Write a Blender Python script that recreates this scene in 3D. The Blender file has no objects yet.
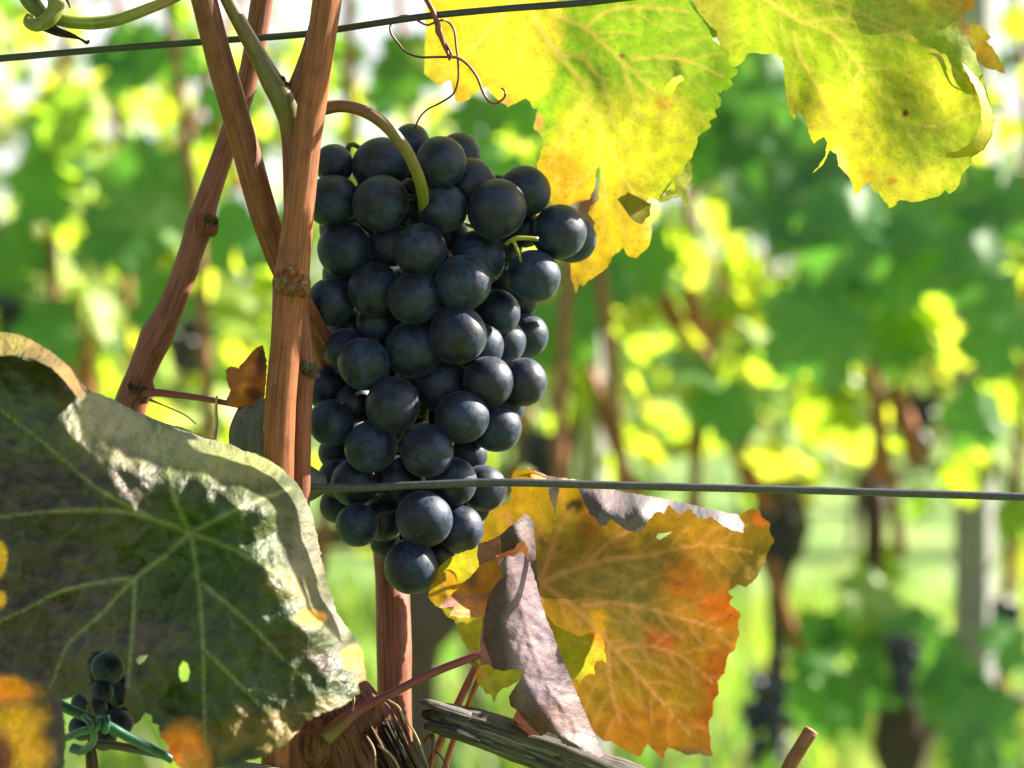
import bpy, bmesh, math, random
import numpy as np
from mathutils import Vector, Matrix, Quaternion
from mathutils.geometry import delaunay_2d_cdt

random.seed(7)
rng = np.random.default_rng(7)
sc = bpy.context.scene
COL = sc.collection

# ------------------------------------------------------------------ camera, sky, sun, exposure
CAMH, F0, S = 0.80, 0.70, 0.0003           # camera height, focus plane distance, metres per pixel there
cam = bpy.data.cameras.new('camera'); camo = bpy.data.objects.new('camera', cam); COL.objects.link(camo)
camo.location = (0, 0, CAMH); camo.rotation_euler = (math.radians(90), 0, 0)
cam.sensor_width = 36; cam.lens = 36 * F0 / (1024 * S)
cam.clip_start = 0.05; cam.clip_end = 2000
cam.dof.use_dof = True; cam.dof.focus_distance = 0.695; cam.dof.aperture_fstop = 10.5
sc.camera = camo
SUN = Vector((0.78, 0.28, 0.56)).normalized()      # direction towards the sun
w = bpy.data.worlds.new('World'); sc.world = w; w.use_nodes = True
nt = w.node_tree; nt.nodes.clear()
sky = nt.nodes.new('ShaderNodeTexSky'); sky.sky_type = 'NISHITA'; sky.sun_disc = False
sky.sun_elevation = math.asin(SUN.z); sky.sun_rotation = math.atan2(SUN.x, SUN.y)
sky.air_density = 1.0; sky.dust_density = 3.0; sky.ozone_density = 0.6
bgn = nt.nodes.new('ShaderNodeBackground'); bgn.inputs['Strength'].default_value = 0.05
wo = nt.nodes.new('ShaderNodeOutputWorld')
# white haze over the blue, thickest near the horizon, broken like thin cloud
wtc = nt.nodes.new('ShaderNodeTexCoord'); wsx = nt.nodes.new('ShaderNodeSeparateXYZ'); nt.links.new(wtc.outputs['Generated'], wsx.inputs[0])
wn = nt.nodes.new('ShaderNodeTexNoise'); wn.inputs['Scale'].default_value = 3; wn.inputs['Detail'].default_value = 4; nt.links.new(wtc.outputs['Generated'], wn.inputs['Vector'])
wm = nt.nodes.new('ShaderNodeMath'); wm.operation = 'MULTIPLY_ADD'; nt.links.new(wn.outputs['Fac'], wm.inputs[0]); wm.inputs[1].default_value = -.35; nt.links.new(wsx.outputs[2], wm.inputs[2])
wr = nt.nodes.new('ShaderNodeMapRange'); wr.interpolation_type = 'SMOOTHSTEP'; nt.links.new(wm.outputs[0], wr.inputs[0])
for i_, v_ in enumerate((-.1, .28, .9, 0)): wr.inputs[i_ + 1].default_value = v_
wx = nt.nodes.new('ShaderNodeMix'); wx.data_type = 'RGBA'; nt.links.new(wr.outputs[0], wx.inputs['Factor']); nt.links.new(sky.outputs[0], wx.inputs[6]); wx.inputs[7].default_value = (5.6, 5.6, 5.5, 1)
nt.links.new(wx.outputs[2], bgn.inputs[0]); nt.links.new(bgn.outputs[0], wo.inputs[0])
sl = bpy.data.lights.new('sun', 'SUN'); sl.energy = 5.0; sl.angle = math.radians(0.5); sl.color = (1, 0.93, 0.80)
so = bpy.data.objects.new('sun', sl); COL.objects.link(so)
so.rotation_euler = SUN.to_track_quat('Z', 'Y').to_euler()
sc.view_settings.view_transform = 'Standard'; sc.view_settings.look = 'None'
sc.view_settings.gamma = 1; sc.view_settings.use_curve_mapping = False
sc.view_settings.exposure = 2.4
sc.render.engine = 'CYCLES'
cy = sc.cycles
cy.use_denoising = True; cy.max_bounces = 7; cy.diffuse_bounces = 4; cy.transmission_bounces = 4
cy.glossy_bounces = 2; cy.transparent_max_bounces = 4; cy.caustics_reflective = False; cy.caustics_refractive = False
cy.sample_clamp_indirect = 8.0

# ------------------------------------------------------------------ helpers
def P(px, py, d=0.0):
    """point seen at photo pixel (px, py) whose distance is d mm beyond the focus plane"""
    Y = F0 + d * 0.001
    k = S * Y / F0
    return Vector(((px - 512) * k, Y, CAMH + (384 - py) * k))

def Parr(x, y, d):
    Y = F0 + np.asarray(d) * 0.001
    k = S * Y / F0
    return np.stack([(x - 512) * k, Y, CAMH + (384 - y) * k], 1)

def link(o, parent=None):
    COL.objects.link(o)
    if parent is not None: o.parent = parent
    return o

def tag(o, label=None, cat=None, group=None, kind=None):
    if label: o['label'] = label
    if cat: o['category'] = cat
    if group: o['group'] = group
    if kind: o['kind'] = kind
    return o

def empty(name, loc):
    o = bpy.data.objects.new(name, None); o.location = loc; o.empty_display_size = 0.01
    return link(o)

class MB:
    """collects geometry with per-vertex colour, texture coordinates and vein strength"""
    def __init__(s): s.v = []; s.f = []; s.c = []; s.t = []; s.w = []; s.n = 0
    def add(s, v, f, c, t=None, vein=None):
        v = np.asarray(v, float); n = len(v)
        c = np.asarray(c, float)
        if c.ndim == 1: c = np.tile(c, (n, 1))
        s.v.append(v); s.c.append(c)
        s.t.append(np.asarray(t, float) if t is not None else v * 1000)
        s.w.append(np.asarray(vein, float) if vein is not None else np.zeros(n))
        s.f.extend([tuple(i + s.n for i in q) for q in f]); s.n += n
    def build(s, name, mat, parent=None, origin=None, smooth=True):
        v = np.concatenate(s.v)
        if parent is not None and origin is None: origin = parent.location
        o0 = np.array(origin if origin is not None else (0, 0, 0), float)
        me = bpy.data.meshes.new(name)
        me.from_pydata((v - o0).tolist(), [], s.f)
        c = np.concatenate(s.c); c = np.concatenate([c, np.ones((len(c), 1))], 1)
        a = me.attributes.new('col', 'FLOAT_COLOR', 'POINT'); a.data.foreach_set('color', c.ravel().astype(np.float32))
        a = me.attributes.new('tc', 'FLOAT_VECTOR', 'POINT'); a.data.foreach_set('vector', np.concatenate(s.t).ravel().astype(np.float32))
        a = me.attributes.new('vein', 'FLOAT', 'POINT'); a.data.foreach_set('value', np.concatenate(s.w).astype(np.float32))
        if smooth: me.polygons.foreach_set('use_smooth', [True] * len(me.polygons))
        me.materials.append(mat)
        o = bpy.data.objects.new(name, me)
        if parent is None: o.location = o0
        return link(o, parent)

def vnoise(x, y, scale, seed=0, octv=3):
    """value noise in -1..1"""
    r = np.random.default_rng(seed); out = 0; amp = 1; tot = 0
    x = np.asarray(x, float); y = np.asarray(y, float)
    for k in range(octv):
        g = r.random((64, 64)) * 2 - 1
        u = x / scale + 100.3; v = y / scale + 200.7
        i = np.floor(u).astype(int); j = np.floor(v).astype(int); fu = u - i; fv = v - j
        fu = fu * fu * (3 - 2 * fu); fv = fv * fv * (3 - 2 * fv)
        G = lambda a, b: g[a % 64, b % 64]
        out = out + amp * ((G(i, j) * (1 - fu) + G(i + 1, j) * fu) * (1 - fv) + (G(i, j + 1) * (1 - fu) + G(i + 1, j + 1) * fu) * fv)
        tot += amp; amp *= 0.5; scale *= 0.5
    return out / tot

def catmull(pts, step):
    """resample a polyline of n-vectors through a Catmull-Rom curve"""
    p = np.asarray(pts, float)
    if len(p) == 2:
        m = max(2, int(np.linalg.norm((p[1] - p[0])[:3]) / step) + 1)
        return p[0] + np.linspace(0, 1, m)[:, None] * (p[1] - p[0])
    q = np.vstack([2 * p[0] - p[1], p, 2 * p[-1] - p[-2]]); out = []
    for i in range(1, len(q) - 2):
        a, b, c, d = q[i - 1], q[i], q[i + 1], q[i + 2]
        m = max(2, int(np.linalg.norm((c - b)[:3]) / step) + 1)
        t = np.linspace(0, 1, m, endpoint=False)[:, None]
        out.append(0.5 * (2 * b + (c - a) * t + (2 * a - 5 * b + 4 * c - d) * t ** 2 + (3 * b - a - 3 * c + d) * t ** 3))
    out.append(q[-2][None])
    return np.vstack(out)

def tube(mb, pts, col, n=20, step=0.0012, ridge=0.03, lump=0.04, seed=0, cap=True, colf=None, world=False, flat=1.0):
    """pts: (px, py, d mm, radius px) or world (x, y, z, r). col: base colour or colf(s01)->colour"""
    if world: W = [tuple(p) for p in pts]
    else: W = [tuple(P(a, b, d)) + (r * S * (F0 + d * .001) / F0,) for a, b, d, r in pts]
    c = catmull(W, step); X = c[:, :3]; R = np.abs(c[:, 3])
    T = np.gradient(X, axis=0); T /= np.linalg.norm(T, axis=1)[:, None] + 1e-12
    L = np.concatenate([[0], np.cumsum(np.linalg.norm(np.diff(X, axis=0), axis=1))])
    ref = np.array([0, -1.0, 0.05]); N = np.zeros_like(X)
    u = ref - T[0] * (ref @ T[0])
    if np.linalg.norm(u) < 1e-3: u = np.array([1.0, 0, 0]) - T[0] * T[0][0]
    N[0] = u / np.linalg.norm(u)
    for i in range(1, len(X)):
        u = N[i - 1] - T[i] * (N[i - 1] @ T[i]); N[i] = u / (np.linalg.norm(u) + 1e-12)
    B = np.cross(T, N)
    th = np.linspace(0, 2 * math.pi, n, endpoint=False)
    r = np.random.default_rng(seed)
    ph = r.random(6) * 6.28; ks = [3, 5, 7, 9, 11, 13]
    prof = sum(np.sin(k * th + p) / (1 + .2 * k) for k, p in zip(ks, ph)) * 0.6
    lum = vnoise(L * 1000, L * 0 + seed * 3.1, 14, seed, 3)
    lum2 = np.stack([vnoise(L * 1000 + 50 * math.cos(t), 40 * math.sin(t) + L * 0, 18, seed + 5, 2) for t in th], 1)
    rr = R[:, None] * (1 + ridge * prof[None, :] + lump * lum[:, None] + lump * lum2)
    V = X[:, None, :] + rr[:, :, None] * (np.cos(th)[None, :, None] * N[:, None, :] + flat * np.sin(th)[None, :, None] * B[:, None, :])
    m = len(X)
    F = [(i * n + j, i * n + (j + 1) % n, (i + 1) * n + (j + 1) % n, (i + 1) * n + j) for i in range(m - 1) for j in range(n)]
    V = V.reshape(-1, 3)
    TC = np.stack([np.tile(np.cos(th) * 1.0, m) * np.repeat(R, n) * 1000, np.tile(np.sin(th), m) * np.repeat(R, n) * 1000, np.repeat(L * 1000, n)], 1)
    TC += seed * 17.3
    s01 = L / max(L[-1], 1e-9)
    C = np.repeat(np.array([colf(s) for s in s01]) if colf else np.tile(np.asarray(col, float), (m, 1)), n, 0)
    if cap:
        V = np.vstack([V, X[0] - T[0] * R[0] * .15, X[-1] + T[-1] * R[-1] * .15])
        TC = np.vstack([TC, TC[0], TC[-1]]); C = np.vstack([C, C[0], C[-1]])
        a, b = m * n, m * n + 1
        F += [(a, (j + 1) % n, j) for j in range(n)] + [(b, (m - 1) * n + j, (m - 1) * n + (j + 1) % n) for j in range(n)]
    mb.add(V, F, C, TC)
    return X, T, R

def ball(mb, c, r, col, sub=2, sx=(1, 1, 1), lump=0.0, seed=0):
    bm = bmesh.new(); bmesh.ops.create_icosphere(bm, subdivisions=sub, radius=1)
    v = np.array([p.co[:] for p in bm.verts]); f = [tuple(q.index for q in t.verts) for t in bm.faces]; bm.free()
    if lump: v = v * (1 + lump * vnoise(v[:, 0] * 10 + v[:, 2] * 4, v[:, 1] * 10 - v[:, 2] * 7, 5, seed, 2))[:, None]
    mb.add(v * r * np.array(sx) + np.array(c), f, col, v * 5 + seed)

# ------------------------------------------------------------------ materials
def new_mat(name):
    m = bpy.data.materials.new(name); m.use_nodes = True; t = m.node_tree; t.nodes.clear()
    return m, t
def N(t, kind, **kw):
    n = t.nodes.new(kind)
    for k, v in kw.items():
        if hasattr(n, k): setattr(n, k, v)
        else: n.inputs[k].default_value = v
    return n
def mix(t, a, b, fac, mode='MIX'):
    n = t.nodes.new('ShaderNodeMix'); n.data_type = 'RGBA'; n.blend_type = mode
    for s_, v in ((n.inputs['Factor'], fac), (n.inputs[6], a), (n.inputs[7], b)):
        if hasattr(v, 'is_output'): t.links.new(v, s_)
        else: s_.default_value = v if not isinstance(v, tuple) else (v + (1,) if len(v) == 3 else v)
    return n.outputs[2]
def math_(t, op, a, b=0.0, clamp=False):
    n = t.nodes.new('ShaderNodeMath'); n.operation = op; n.use_clamp = clamp
    for i, v in enumerate((a, b)):
        if hasattr(v, 'is_output'): t.links.new(v, n.inputs[i])
        else: n.inputs[i].default_value = v
    return n.outputs[0]
def mrange(t, v, a, b, c=0.0, d=1.0, smooth=True):
    n = t.nodes.new('ShaderNodeMapRange'); n.interpolation_type = 'SMOOTHSTEP' if smooth else 'LINEAR'
    t.links.new(v, n.inputs[0])
    for i, x in enumerate((a, b, c, d)): n.inputs[i + 1].default_value = x
    return n.outputs[0]
def attr(t, name): 
    n = t.nodes.new('ShaderNodeAttribute'); n.attribute_name = name; return n
def noise(t, vec, scale, detail=3, rough=0.55, dist=0.0):
    n = t.nodes.new('ShaderNodeTexNoise'); t.links.new(vec, n.inputs['Vector'])
    n.inputs['Scale'].default_value = scale; n.inputs['Detail'].default_value = detail
    n.inputs['Roughness'].default_value = rough; n.inputs['Distortion'].default_value = dist
    return n.outputs['Fac']
def scaled(t, vec, sx, sy, sz):
    n = t.nodes.new('ShaderNodeVectorMath'); n.operation = 'MULTIPLY'; t.links.new(vec, n.inputs[0]); n.inputs[1].default_value = (sx, sy, sz)
    return n.outputs[0]
def bump(t, h, strength, dist):
    n = t.nodes.new('ShaderNodeBump'); n.inputs['Strength'].default_value = strength; n.inputs['Distance'].default_value = dist
    t.links.new(h, n.inputs['Height']); return n.outputs[0]

def leaf_mat(name, trans=0.5, tint=(1.5, 1.5, 0.5), rough=0.5, spec=0.35, veincol=(0.3, 0.3, 0.08), net=0.3, cell=3.2, bullate=0.5, gloss_noise=0.0, fine=0.3, bstr=.8):
    m, t = new_mat(name); tc = attr(t, 'tc').outputs['Vector']; col = attr(t, 'col').outputs['Color']; ve = attr(t, 'vein').outputs['Fac']
    n1 = noise(t, tc, 0.22, 4, 0.6); n2 = noise(t, tc, 1.3, 3, 0.6)
    c = mix(t, col, mix(t, col, (1.45, 1.4, 1.2), 1.0, 'MULTIPLY'), mrange(t, n1, .35, .7))
    c = mix(t, c, mix(t, c, (0.62, 0.66, 0.7), 1.0, 'MULTIPLY'), mrange(t, n2, .5, .75))
    vo = t.nodes.new('ShaderNodeTexVoronoi'); vo.feature = 'DISTANCE_TO_EDGE'; vo.inputs['Scale'].default_value = 1 / cell
    wv = t.nodes.new('ShaderNodeVectorMath'); wv.operation = 'ADD'
    nd = t.nodes.new('ShaderNodeTexNoise'); nd.inputs['Scale'].default_value = .4; t.links.new(tc, nd.inputs['Vector'])
    t.links.new(tc, wv.inputs[0]); t.links.new(scaled(t, nd.outputs['Color'], 1.8, 1.8, 0), wv.inputs[1])
    t.links.new(wv.outputs[0], vo.inputs['Vector'])
    edge = mrange(t, vo.outputs['Distance'], 0.0, 0.11, 1, 0)
    vo2 = t.nodes.new('ShaderNodeTexVoronoi'); vo2.feature = 'DISTANCE_TO_EDGE'; vo2.inputs['Scale'].default_value = 2.6 / cell
    t.links.new(wv.outputs[0], vo2.inputs['Vector'])
    edge2 = mrange(t, vo2.outputs['Distance'], 0.0, 0.14, 1, 0)
    netm = math_(t, 'ADD', math_(t, 'MULTIPLY', edge, net), math_(t, 'MULTIPLY', edge2, net * fine), True)
    vm = math_(t, 'MAXIMUM', netm, ve, True)
    c = mix(t, c, veincol, math_(t, 'MULTIPLY', vm, 0.8))
    h = math_(t, 'ADD', math_(t, 'MULTIPLY', mrange(t, vo.outputs['Distance'], 0, .45), bullate), math_(t, 'MULTIPLY', n2, 0.35))
    h = math_(t, 'ADD', h, math_(t, 'MULTIPLY', mrange(t, vo2.outputs['Distance'], 0, .4), bullate * .3))
    h = math_(t, 'SUBTRACT', h, math_(t, 'MULTIPLY', ve, 0.2))
    nb = bump(t, h, bstr, 0.0006)
    pb = t.nodes.new('ShaderNodeBsdfPrincipled'); t.links.new(c, pb.inputs['Base Color']); t.links.new(nb, pb.inputs['Normal'])
    pb.inputs['Roughness'].default_value = rough; pb.inputs['Specular IOR Level'].default_value = spec
    if gloss_noise: t.links.new(mrange(t, n1, .3, .7, rough - gloss_noise, rough + gloss_noise), pb.inputs['Roughness'])
    tr = t.nodes.new('ShaderNodeBsdfTranslucent'); t.links.new(mix(t, c, tint, 1.0, 'MULTIPLY'), tr.inputs['Color']); t.links.new(nb, tr.inputs['Normal'])
    ms = t.nodes.new('ShaderNodeMixShader'); ms.inputs[0].default_value = trans
    t.links.new(pb.outputs[0], ms.inputs[1]); t.links.new(tr.outputs[0], ms.inputs[2])
    o = t.nodes.new('ShaderNodeOutputMaterial'); t.links.new(ms.outputs[0], o.inputs[0])
    return m

def cane_mat(name, rough=0.5, dark=0.5, stria=1.0, bumpd=0.0003, spec=0.4, speck=0.5, sheen=0.0):
    m, t = new_mat(name); tc = attr(t, 'tc').outputs['Vector']; col = attr(t, 'col').outputs['Color']
    st = noise(t, scaled(t, tc, 1, 1, 0.035), 1.3 * stria, 4, 0.6)
    st2 = noise(t, scaled(t, tc, 1, 1, 0.02), 3.2 * stria, 2, 0.5)
    bl = noise(t, tc, 0.16, 4, 0.6)
    sp = noise(t, tc, 2.4, 2, 0.5)
    c = mix(t, col, mix(t, col, (dark, dark * .9, dark * .85), 1.0, 'MULTIPLY'), mrange(t, st, .42, .68))
    c = mix(t, c, mix(t, c, (1.45, 1.3, 1.15), 1.0, 'MULTIPLY'), mrange(t, st2, .5, .72))
    c = mix(t, c, mix(t, c, (0.7, 0.62, 0.6), 1.0, 'MULTIPLY'), mrange(t, bl, .45, .75))
    c = mix(t, c, mix(t, c, (.35, .3, .28), 1.0, 'MULTIPLY'), math_(t, 'MULTIPLY', mrange(t, sp, .66, .74), speck))
    h = math_(t, 'ADD', st, math_(t, 'MULTIPLY', st2, .5))
    pb = t.nodes.new('ShaderNodeBsdfPrincipled'); t.links.new(c, pb.inputs['Base Color']); t.links.new(bump(t, h, .8, bumpd), pb.inputs['Normal'])
    pb.inputs['Roughness'].default_value = rough; pb.inputs['Specular IOR Level'].default_value = spec
    if sheen: pb.inputs['Sheen Weight'].default_value = sheen
    o = t.nodes.new('ShaderNodeOutputMaterial'); t.links.new(pb.outputs[0], o.inputs[0])
    return m

def grape_mat():
    m, t = new_mat('grape_skin_with_bloom')
    tcn = t.nodes.new('ShaderNodeTexCoord'); oi = t.nodes.new('ShaderNodeObjectInfo')
    ad = t.nodes.new('ShaderNodeVectorMath'); ad.operation = 'ADD'
    cm = t.nodes.new('ShaderNodeCombineXYZ'); r = math_(t, 'MULTIPLY', oi.outputs['Random'], 37.0)
    for i in range(3): t.links.new(r, cm.inputs[i])
    t.links.new(tcn.outputs['Object'], ad.inputs[0]); t.links.new(cm.outputs[0], ad.inputs[1]); v = ad.outputs[0]
    n1 = noise(t, v, 1.5, 5, .62, .4); n2 = noise(t, v, 4.5, 4, .65, .3); n3 = noise(t, v, 16, 2, .6)
    skin = mix(t, (0.0045, 0.0045, 0.010), (0.007, 0.006, 0.012), mrange(t, n2, .4, .7))
    bloom = mix(t, (0.008, 0.015, 0.034), (0.018, 0.035, 0.080), mrange(t, n1, .38, .66))
    bl = mrange(t, n1, .34, .56, .30, .95)
    worn = mrange(t, n2, .53, .60, 0, .7)
    bl = math_(t, 'SUBTRACT', bl, worn, True)
    bl = math_(t, 'SUBTRACT', bl, mrange(t, n3, .62, .70, 0, .25), True)
    bl = math_(t, 'MULTIPLY', bl, math_(t, 'ADD', math_(t, 'MULTIPLY', oi.outputs['Random'], .5), .6))
    c = mix(t, skin, bloom, bl)
    nz = t.nodes.new('ShaderNodeVectorMath'); nz.operation = 'NORMALIZE'; t.links.new(tcn.outputs['Object'], nz.inputs[0])
    sx = t.nodes.new('ShaderNodeSeparateXYZ'); t.links.new(nz.outputs[0], sx.inputs[0])
    zz = math_(t, 'MULTIPLY', sx.outputs[2], -1.0)
    dot = mrange(t, zz, .9980, .9988); ring = math_(t, 'SUBTRACT', mrange(t, zz, .9945, .9968), dot, True)
    c = mix(t, c, (.10, .095, .085), math_(t, 'MULTIPLY', ring, .3)); c = mix(t, c, (.012, .009, .007), dot)
    pb = t.nodes.new('ShaderNodeBsdfPrincipled'); t.links.new(c, pb.inputs['Base Color'])
    t.links.new(mrange(t, bl, 0, 1, .36, .60), pb.inputs['Roughness'])
    pb.inputs['Specular IOR Level'].default_value = .32
    pb.inputs['Sheen Weight'].default_value = .06; pb.inputs['Sheen Roughness'].default_value = .45
    pb.inputs['Sheen Tint'].default_value = (.8, .88, 1, 1)
    t.links.new(bump(t, math_(t, 'ADD', n3, math_(t, 'MULTIPLY', n2, .6)), .12, .0004), pb.inputs['Normal'])
    o = t.nodes.new('ShaderNodeOutputMaterial'); t.links.new(pb.outputs[0], o.inputs[0])
    return m

def plain_mat(name, rough=.5, spec=.5, var=.5, scale=.5, metal=0.0, bumpd=.0002):
    m, t = new_mat(name); tc = attr(t, 'tc').outputs['Vector']; col = attr(t, 'col').outputs['Color']
    n1 = noise(t, tc, scale, 5, .6)
    c = mix(t, col, mix(t, col, (1 - var, 1 - var, 1 - var), 1.0, 'MULTIPLY'), mrange(t, n1, .4, .7))
    pb = t.nodes.new('ShaderNodeBsdfPrincipled'); t.links.new(c, pb.inputs['Base Color']); t.links.new(bump(t, n1, .6, bumpd), pb.inputs['Normal'])
    pb.inputs['Roughness'].default_value = rough; pb.inputs['Specular IOR Level'].default_value = spec; pb.inputs['Metallic'].default_value = metal
    o = t.nodes.new('ShaderNodeOutputMaterial'); t.links.new(pb.outputs[0], o.inputs[0])
    return m

def ground_mat():
    m, t = new_mat('meadow_grass'); g = t.nodes.new('ShaderNodeTexCoord').outputs['Object']
    n1 = noise(t, g, 1.2, 5, .6); n2 = noise(t, g, 14, 4, .7); n3 = noise(t, g, 60, 3, .7)
    c = mix(t, (.10, .23, .04), (.24, .30, .09), mrange(t, n1, .40, .62))
    c = mix(t, c, (.28, .25, .12), mrange(t, n2, .58, .75, 0, .6)); c = mix(t, c, (.07, .15, .03), mrange(t, n3, .5, .7, 0, .7))
    pb = t.nodes.new('ShaderNodeBsdfPrincipled'); t.links.new(c, pb.inputs['Base Color']); pb.inputs['Roughness'].default_value = .8
    pb.inputs['Specular IOR Level'].default_value = .2
    t.links.new(bump(t, math_(t, 'ADD', n2, n3), 1, .03), pb.inputs['Normal'])
    o = t.nodes.new('ShaderNodeOutputMaterial'); t.links.new(pb.outputs[0], o.inputs[0])
    return m

M = dict(
    cane=cane_mat('vine_cane_bark', .55, .55, spec=.25), wood=cane_mat('old_vine_bark', .85, .35, .8, .0012, .2, .7),
    grey=cane_mat('weathered_deadwood', .8, .3, .8, .0012, .25, .5), stalk=cane_mat('leaf_stalk_skin', .4, .75, 1.0, .00012, .45, .15),
    tendril=cane_mat('tendril_skin', .45, .75, 1.0, .0001, .4, .2),
    wire=plain_mat('coated_wire', .45, .5, .45, .6, 0, .00015), tie=plain_mat('green_plastic', .35, .5, .3, .5),
    post=plain_mat('pale_concrete', .8, .3, .25, .05), grape=grape_mat(),
    far_grape=plain_mat('far_grape_skin', .4, .5, .4, .1),
    leafA=leaf_mat('dark_green_leaf', .14, (1.3, 1.5, .5), .52, .32, (.20, .23, .085), .05, 4.2, .9, .08, bstr=.7),
    leafB=leaf_mat('backlit_yellow_green_leaf', .55, (.47, .46, .38), .5, .3, (.70, .50, .11), .10, 3.4, .45, bstr=.16),
    leafD=leaf_mat('autumn_orange_leaf', .45, (.37, .29, .24), .5, .3, (.74, .36, .15), .03, 3.6, .45, bstr=.16),
    leafE=leaf_mat('dry_purple_leaf', .14, (1.5, 1.0, .6), .6, .3, (.17, .11, .115), .12, 4.0, 1.0, bstr=.28),
    bgleaf=leaf_mat('far_vine_leaf', .52, (1.75, 1.8, .6), .45, .4, (.22, .27, .07), .15, 8.0, .4),
    ground=ground_mat())

# ------------------------------------------------------------------ ground, far hill
def sheet(name, x0, x1, y0, y1, nx, ny, f, mat):
    xs = np.linspace(x0, x1, nx); ys = np.linspace(y0, y1, ny); X, Y = np.meshgrid(xs, ys)
    V = np.stack([X.ravel(), Y.ravel(), f(X, Y).ravel()], 1)
    F = [(j * nx + i, j * nx + i + 1, (j + 1) * nx + i + 1, (j + 1) * nx + i) for j in range(ny - 1) for i in range(nx - 1)]
    b = MB(); b.add(V, F, (.06, .12, .03), V); return b.build(name, mat)
g = sheet('ground', -700, 700, -60, 900, 60, 60, lambda X, Y: X * 0, M['ground']); tag(g, kind='structure')
h = sheet('hill', -500, 500, 90, 420, 50, 30, lambda X, Y: -1 + 9 * np.sin(np.clip((Y - 90) / 330, 0, 1) * math.pi) * (1 + .25 * np.sin(X / 60)), M['ground']); tag(h, kind='structure')

def meadow():
    r = np.random.default_rng(3); n = 9000; b = MB()
    cx = r.uniform(-2.6, 2.6, 260); cyy = r.uniform(2.9, 8.5, 260); k = r.integers(0, 260, n)
    x = cx[k] * (.5 + cyy[k] * .06) + r.normal(0, .09, n); y = cyy[k] + r.normal(0, .09, n); h = r.uniform(.06, .24, n); a = r.uniform(0, 6.28, n); l = r.uniform(.2, .7, n) * h; w_ = r.uniform(.003, .006, n)
    dx, dy = np.cos(a), np.sin(a)
    V = np.stack([np.stack([x - dy * w_, y + dx * w_, 0 * x], 1), np.stack([x + dy * w_, y - dx * w_, 0 * x], 1), np.stack([x + dx * l * .4 + dy * w_ * .8, y + dy * l * .4 - dx * w_ * .8, h * .65], 1), np.stack([x + dx * l * .4 - dy * w_ * .8, y + dy * l * .4 + dx * w_ * .8, h * .65], 1), np.stack([x + dx * l, y + dy * l, h], 1)], 1).reshape(-1, 3)
    F = [q for i in range(n) for q in ((i * 5, i * 5 + 1, i * 5 + 2, i * 5 + 3), (i * 5 + 3, i * 5 + 2, i * 5 + 4))]
    c = np.array([(.08, .2, .03), (.14, .24, .05), (.26, .26, .09)])[r.integers(0, 3, n)]
    b.add(V, F, np.repeat(c, 5, 0)); o = b.build('grass', M['bgleaf']); tag(o, 'long green grass tufts growing between the vine rows', 'grass', kind='stuff')
meadow()
# ------------------------------------------------------------------ background vines
def leaf_template():
    """a five-lobed vine leaf of unit size, petiole at the origin, tip towards +y, cupped"""
    lob = [(90, 1.0, 24), (38, .92, 22), (142, .92, 22), (-14, .72, 24), (194, .72, 24)]
    ang = np.linspace(-82, 262, 53); r = np.zeros_like(ang)
    for a, l, s in lob: r = np.maximum(r, l * np.exp(-((ang - a) / (s * 1.6)) ** 2) ** .6)
    r = np.maximum(r, .46) * (1 + .07 * np.where(np.arange(53) % 2, 1, -1)); r[0] *= .5; r[-1] *= .5
    a = np.radians(ang); rings = [.0, .33, .68, 1.0]; V = [(0, 0, 0)]
    for k in rings[1:]:
        V += [(math.cos(q) * rr * k, math.sin(q) * rr * k, -.22 * (k * rr) ** 2 + .05 * math.cos(5 * (q - math.pi / 2)) * k) for q, rr in zip(a, r)]
    n = 53; F = [(0, 1 + i, 2 + i) for i in range(n - 1)]
    for k in range(2):
        o = 1 + k * n; F += [(o + i, o + n + i, o + n + i + 1, o + i + 1) for i in range(n - 1)]
    V = np.array(V); vein = np.zeros(len(V))
    for i, (x, y, z) in enumerate(V):
        q = math.degrees(math.atan2(y, x))
        d = min(abs((q - l[0] + 180) % 360 - 180) for l in lob)
        if d < 4 and i: vein[i] = .6
    return V, F, vein
LV, LF, LVE = leaf_template()

def add_leaf(mb, c, size, nrm, roll, col, curl=1.0, seed=0):
    n = Vector(nrm).normalized(); q = n.to_track_quat('Z', 'Y') @ Quaternion((0, 0, 1), roll)
    Rm = np.array(q.to_matrix()); v = LV.copy(); v[:, 2] *= curl
    v[:, 2] += .10 * np.sin(v[:, 0] * 3.1 + seed) * np.cos(v[:, 1] * 2.7 + seed * 1.7)
    mb.add((v * size) @ Rm.T + np.array(c), LF, col, v * size * 1000 + seed * 31.7, LVE)

PAL = [((.055, .14, .03), 2.5), ((.08, .18, .035), 4), ((.13, .23, .04), 4), ((.20, .28, .045), 4), ((.28, .32, .05), 3), ((.38, .34, .05), 1.2), ((.36, .19, .05), .5)]
PW = np.array([p[1] for p in PAL]); PW = PW / PW.sum()
def leafcol(bright=None):
    c = np.array(PAL[rng.choice(len(PAL), p=PW)][0]) if bright is None else np.array(bright)
    return c * rng.uniform(.8, 1.2)

def rand_normal(k=.55):
    v = np.array([rng.normal(0, 1), -abs(rng.normal(.6, .6)), rng.normal(.45, .7)]); return v / np.linalg.norm(v)
S3 = np.array(SUN)
def shade_normal():
    a = np.array([rng.normal(0, .25), -1, rng.normal(.15, .2)]); a = a - (a @ S3) * S3; return a / np.linalg.norm(a)
def sun_normal():
    a = -S3 + rng.normal(0, .42, 3); return a / np.linalg.norm(a)

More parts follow.
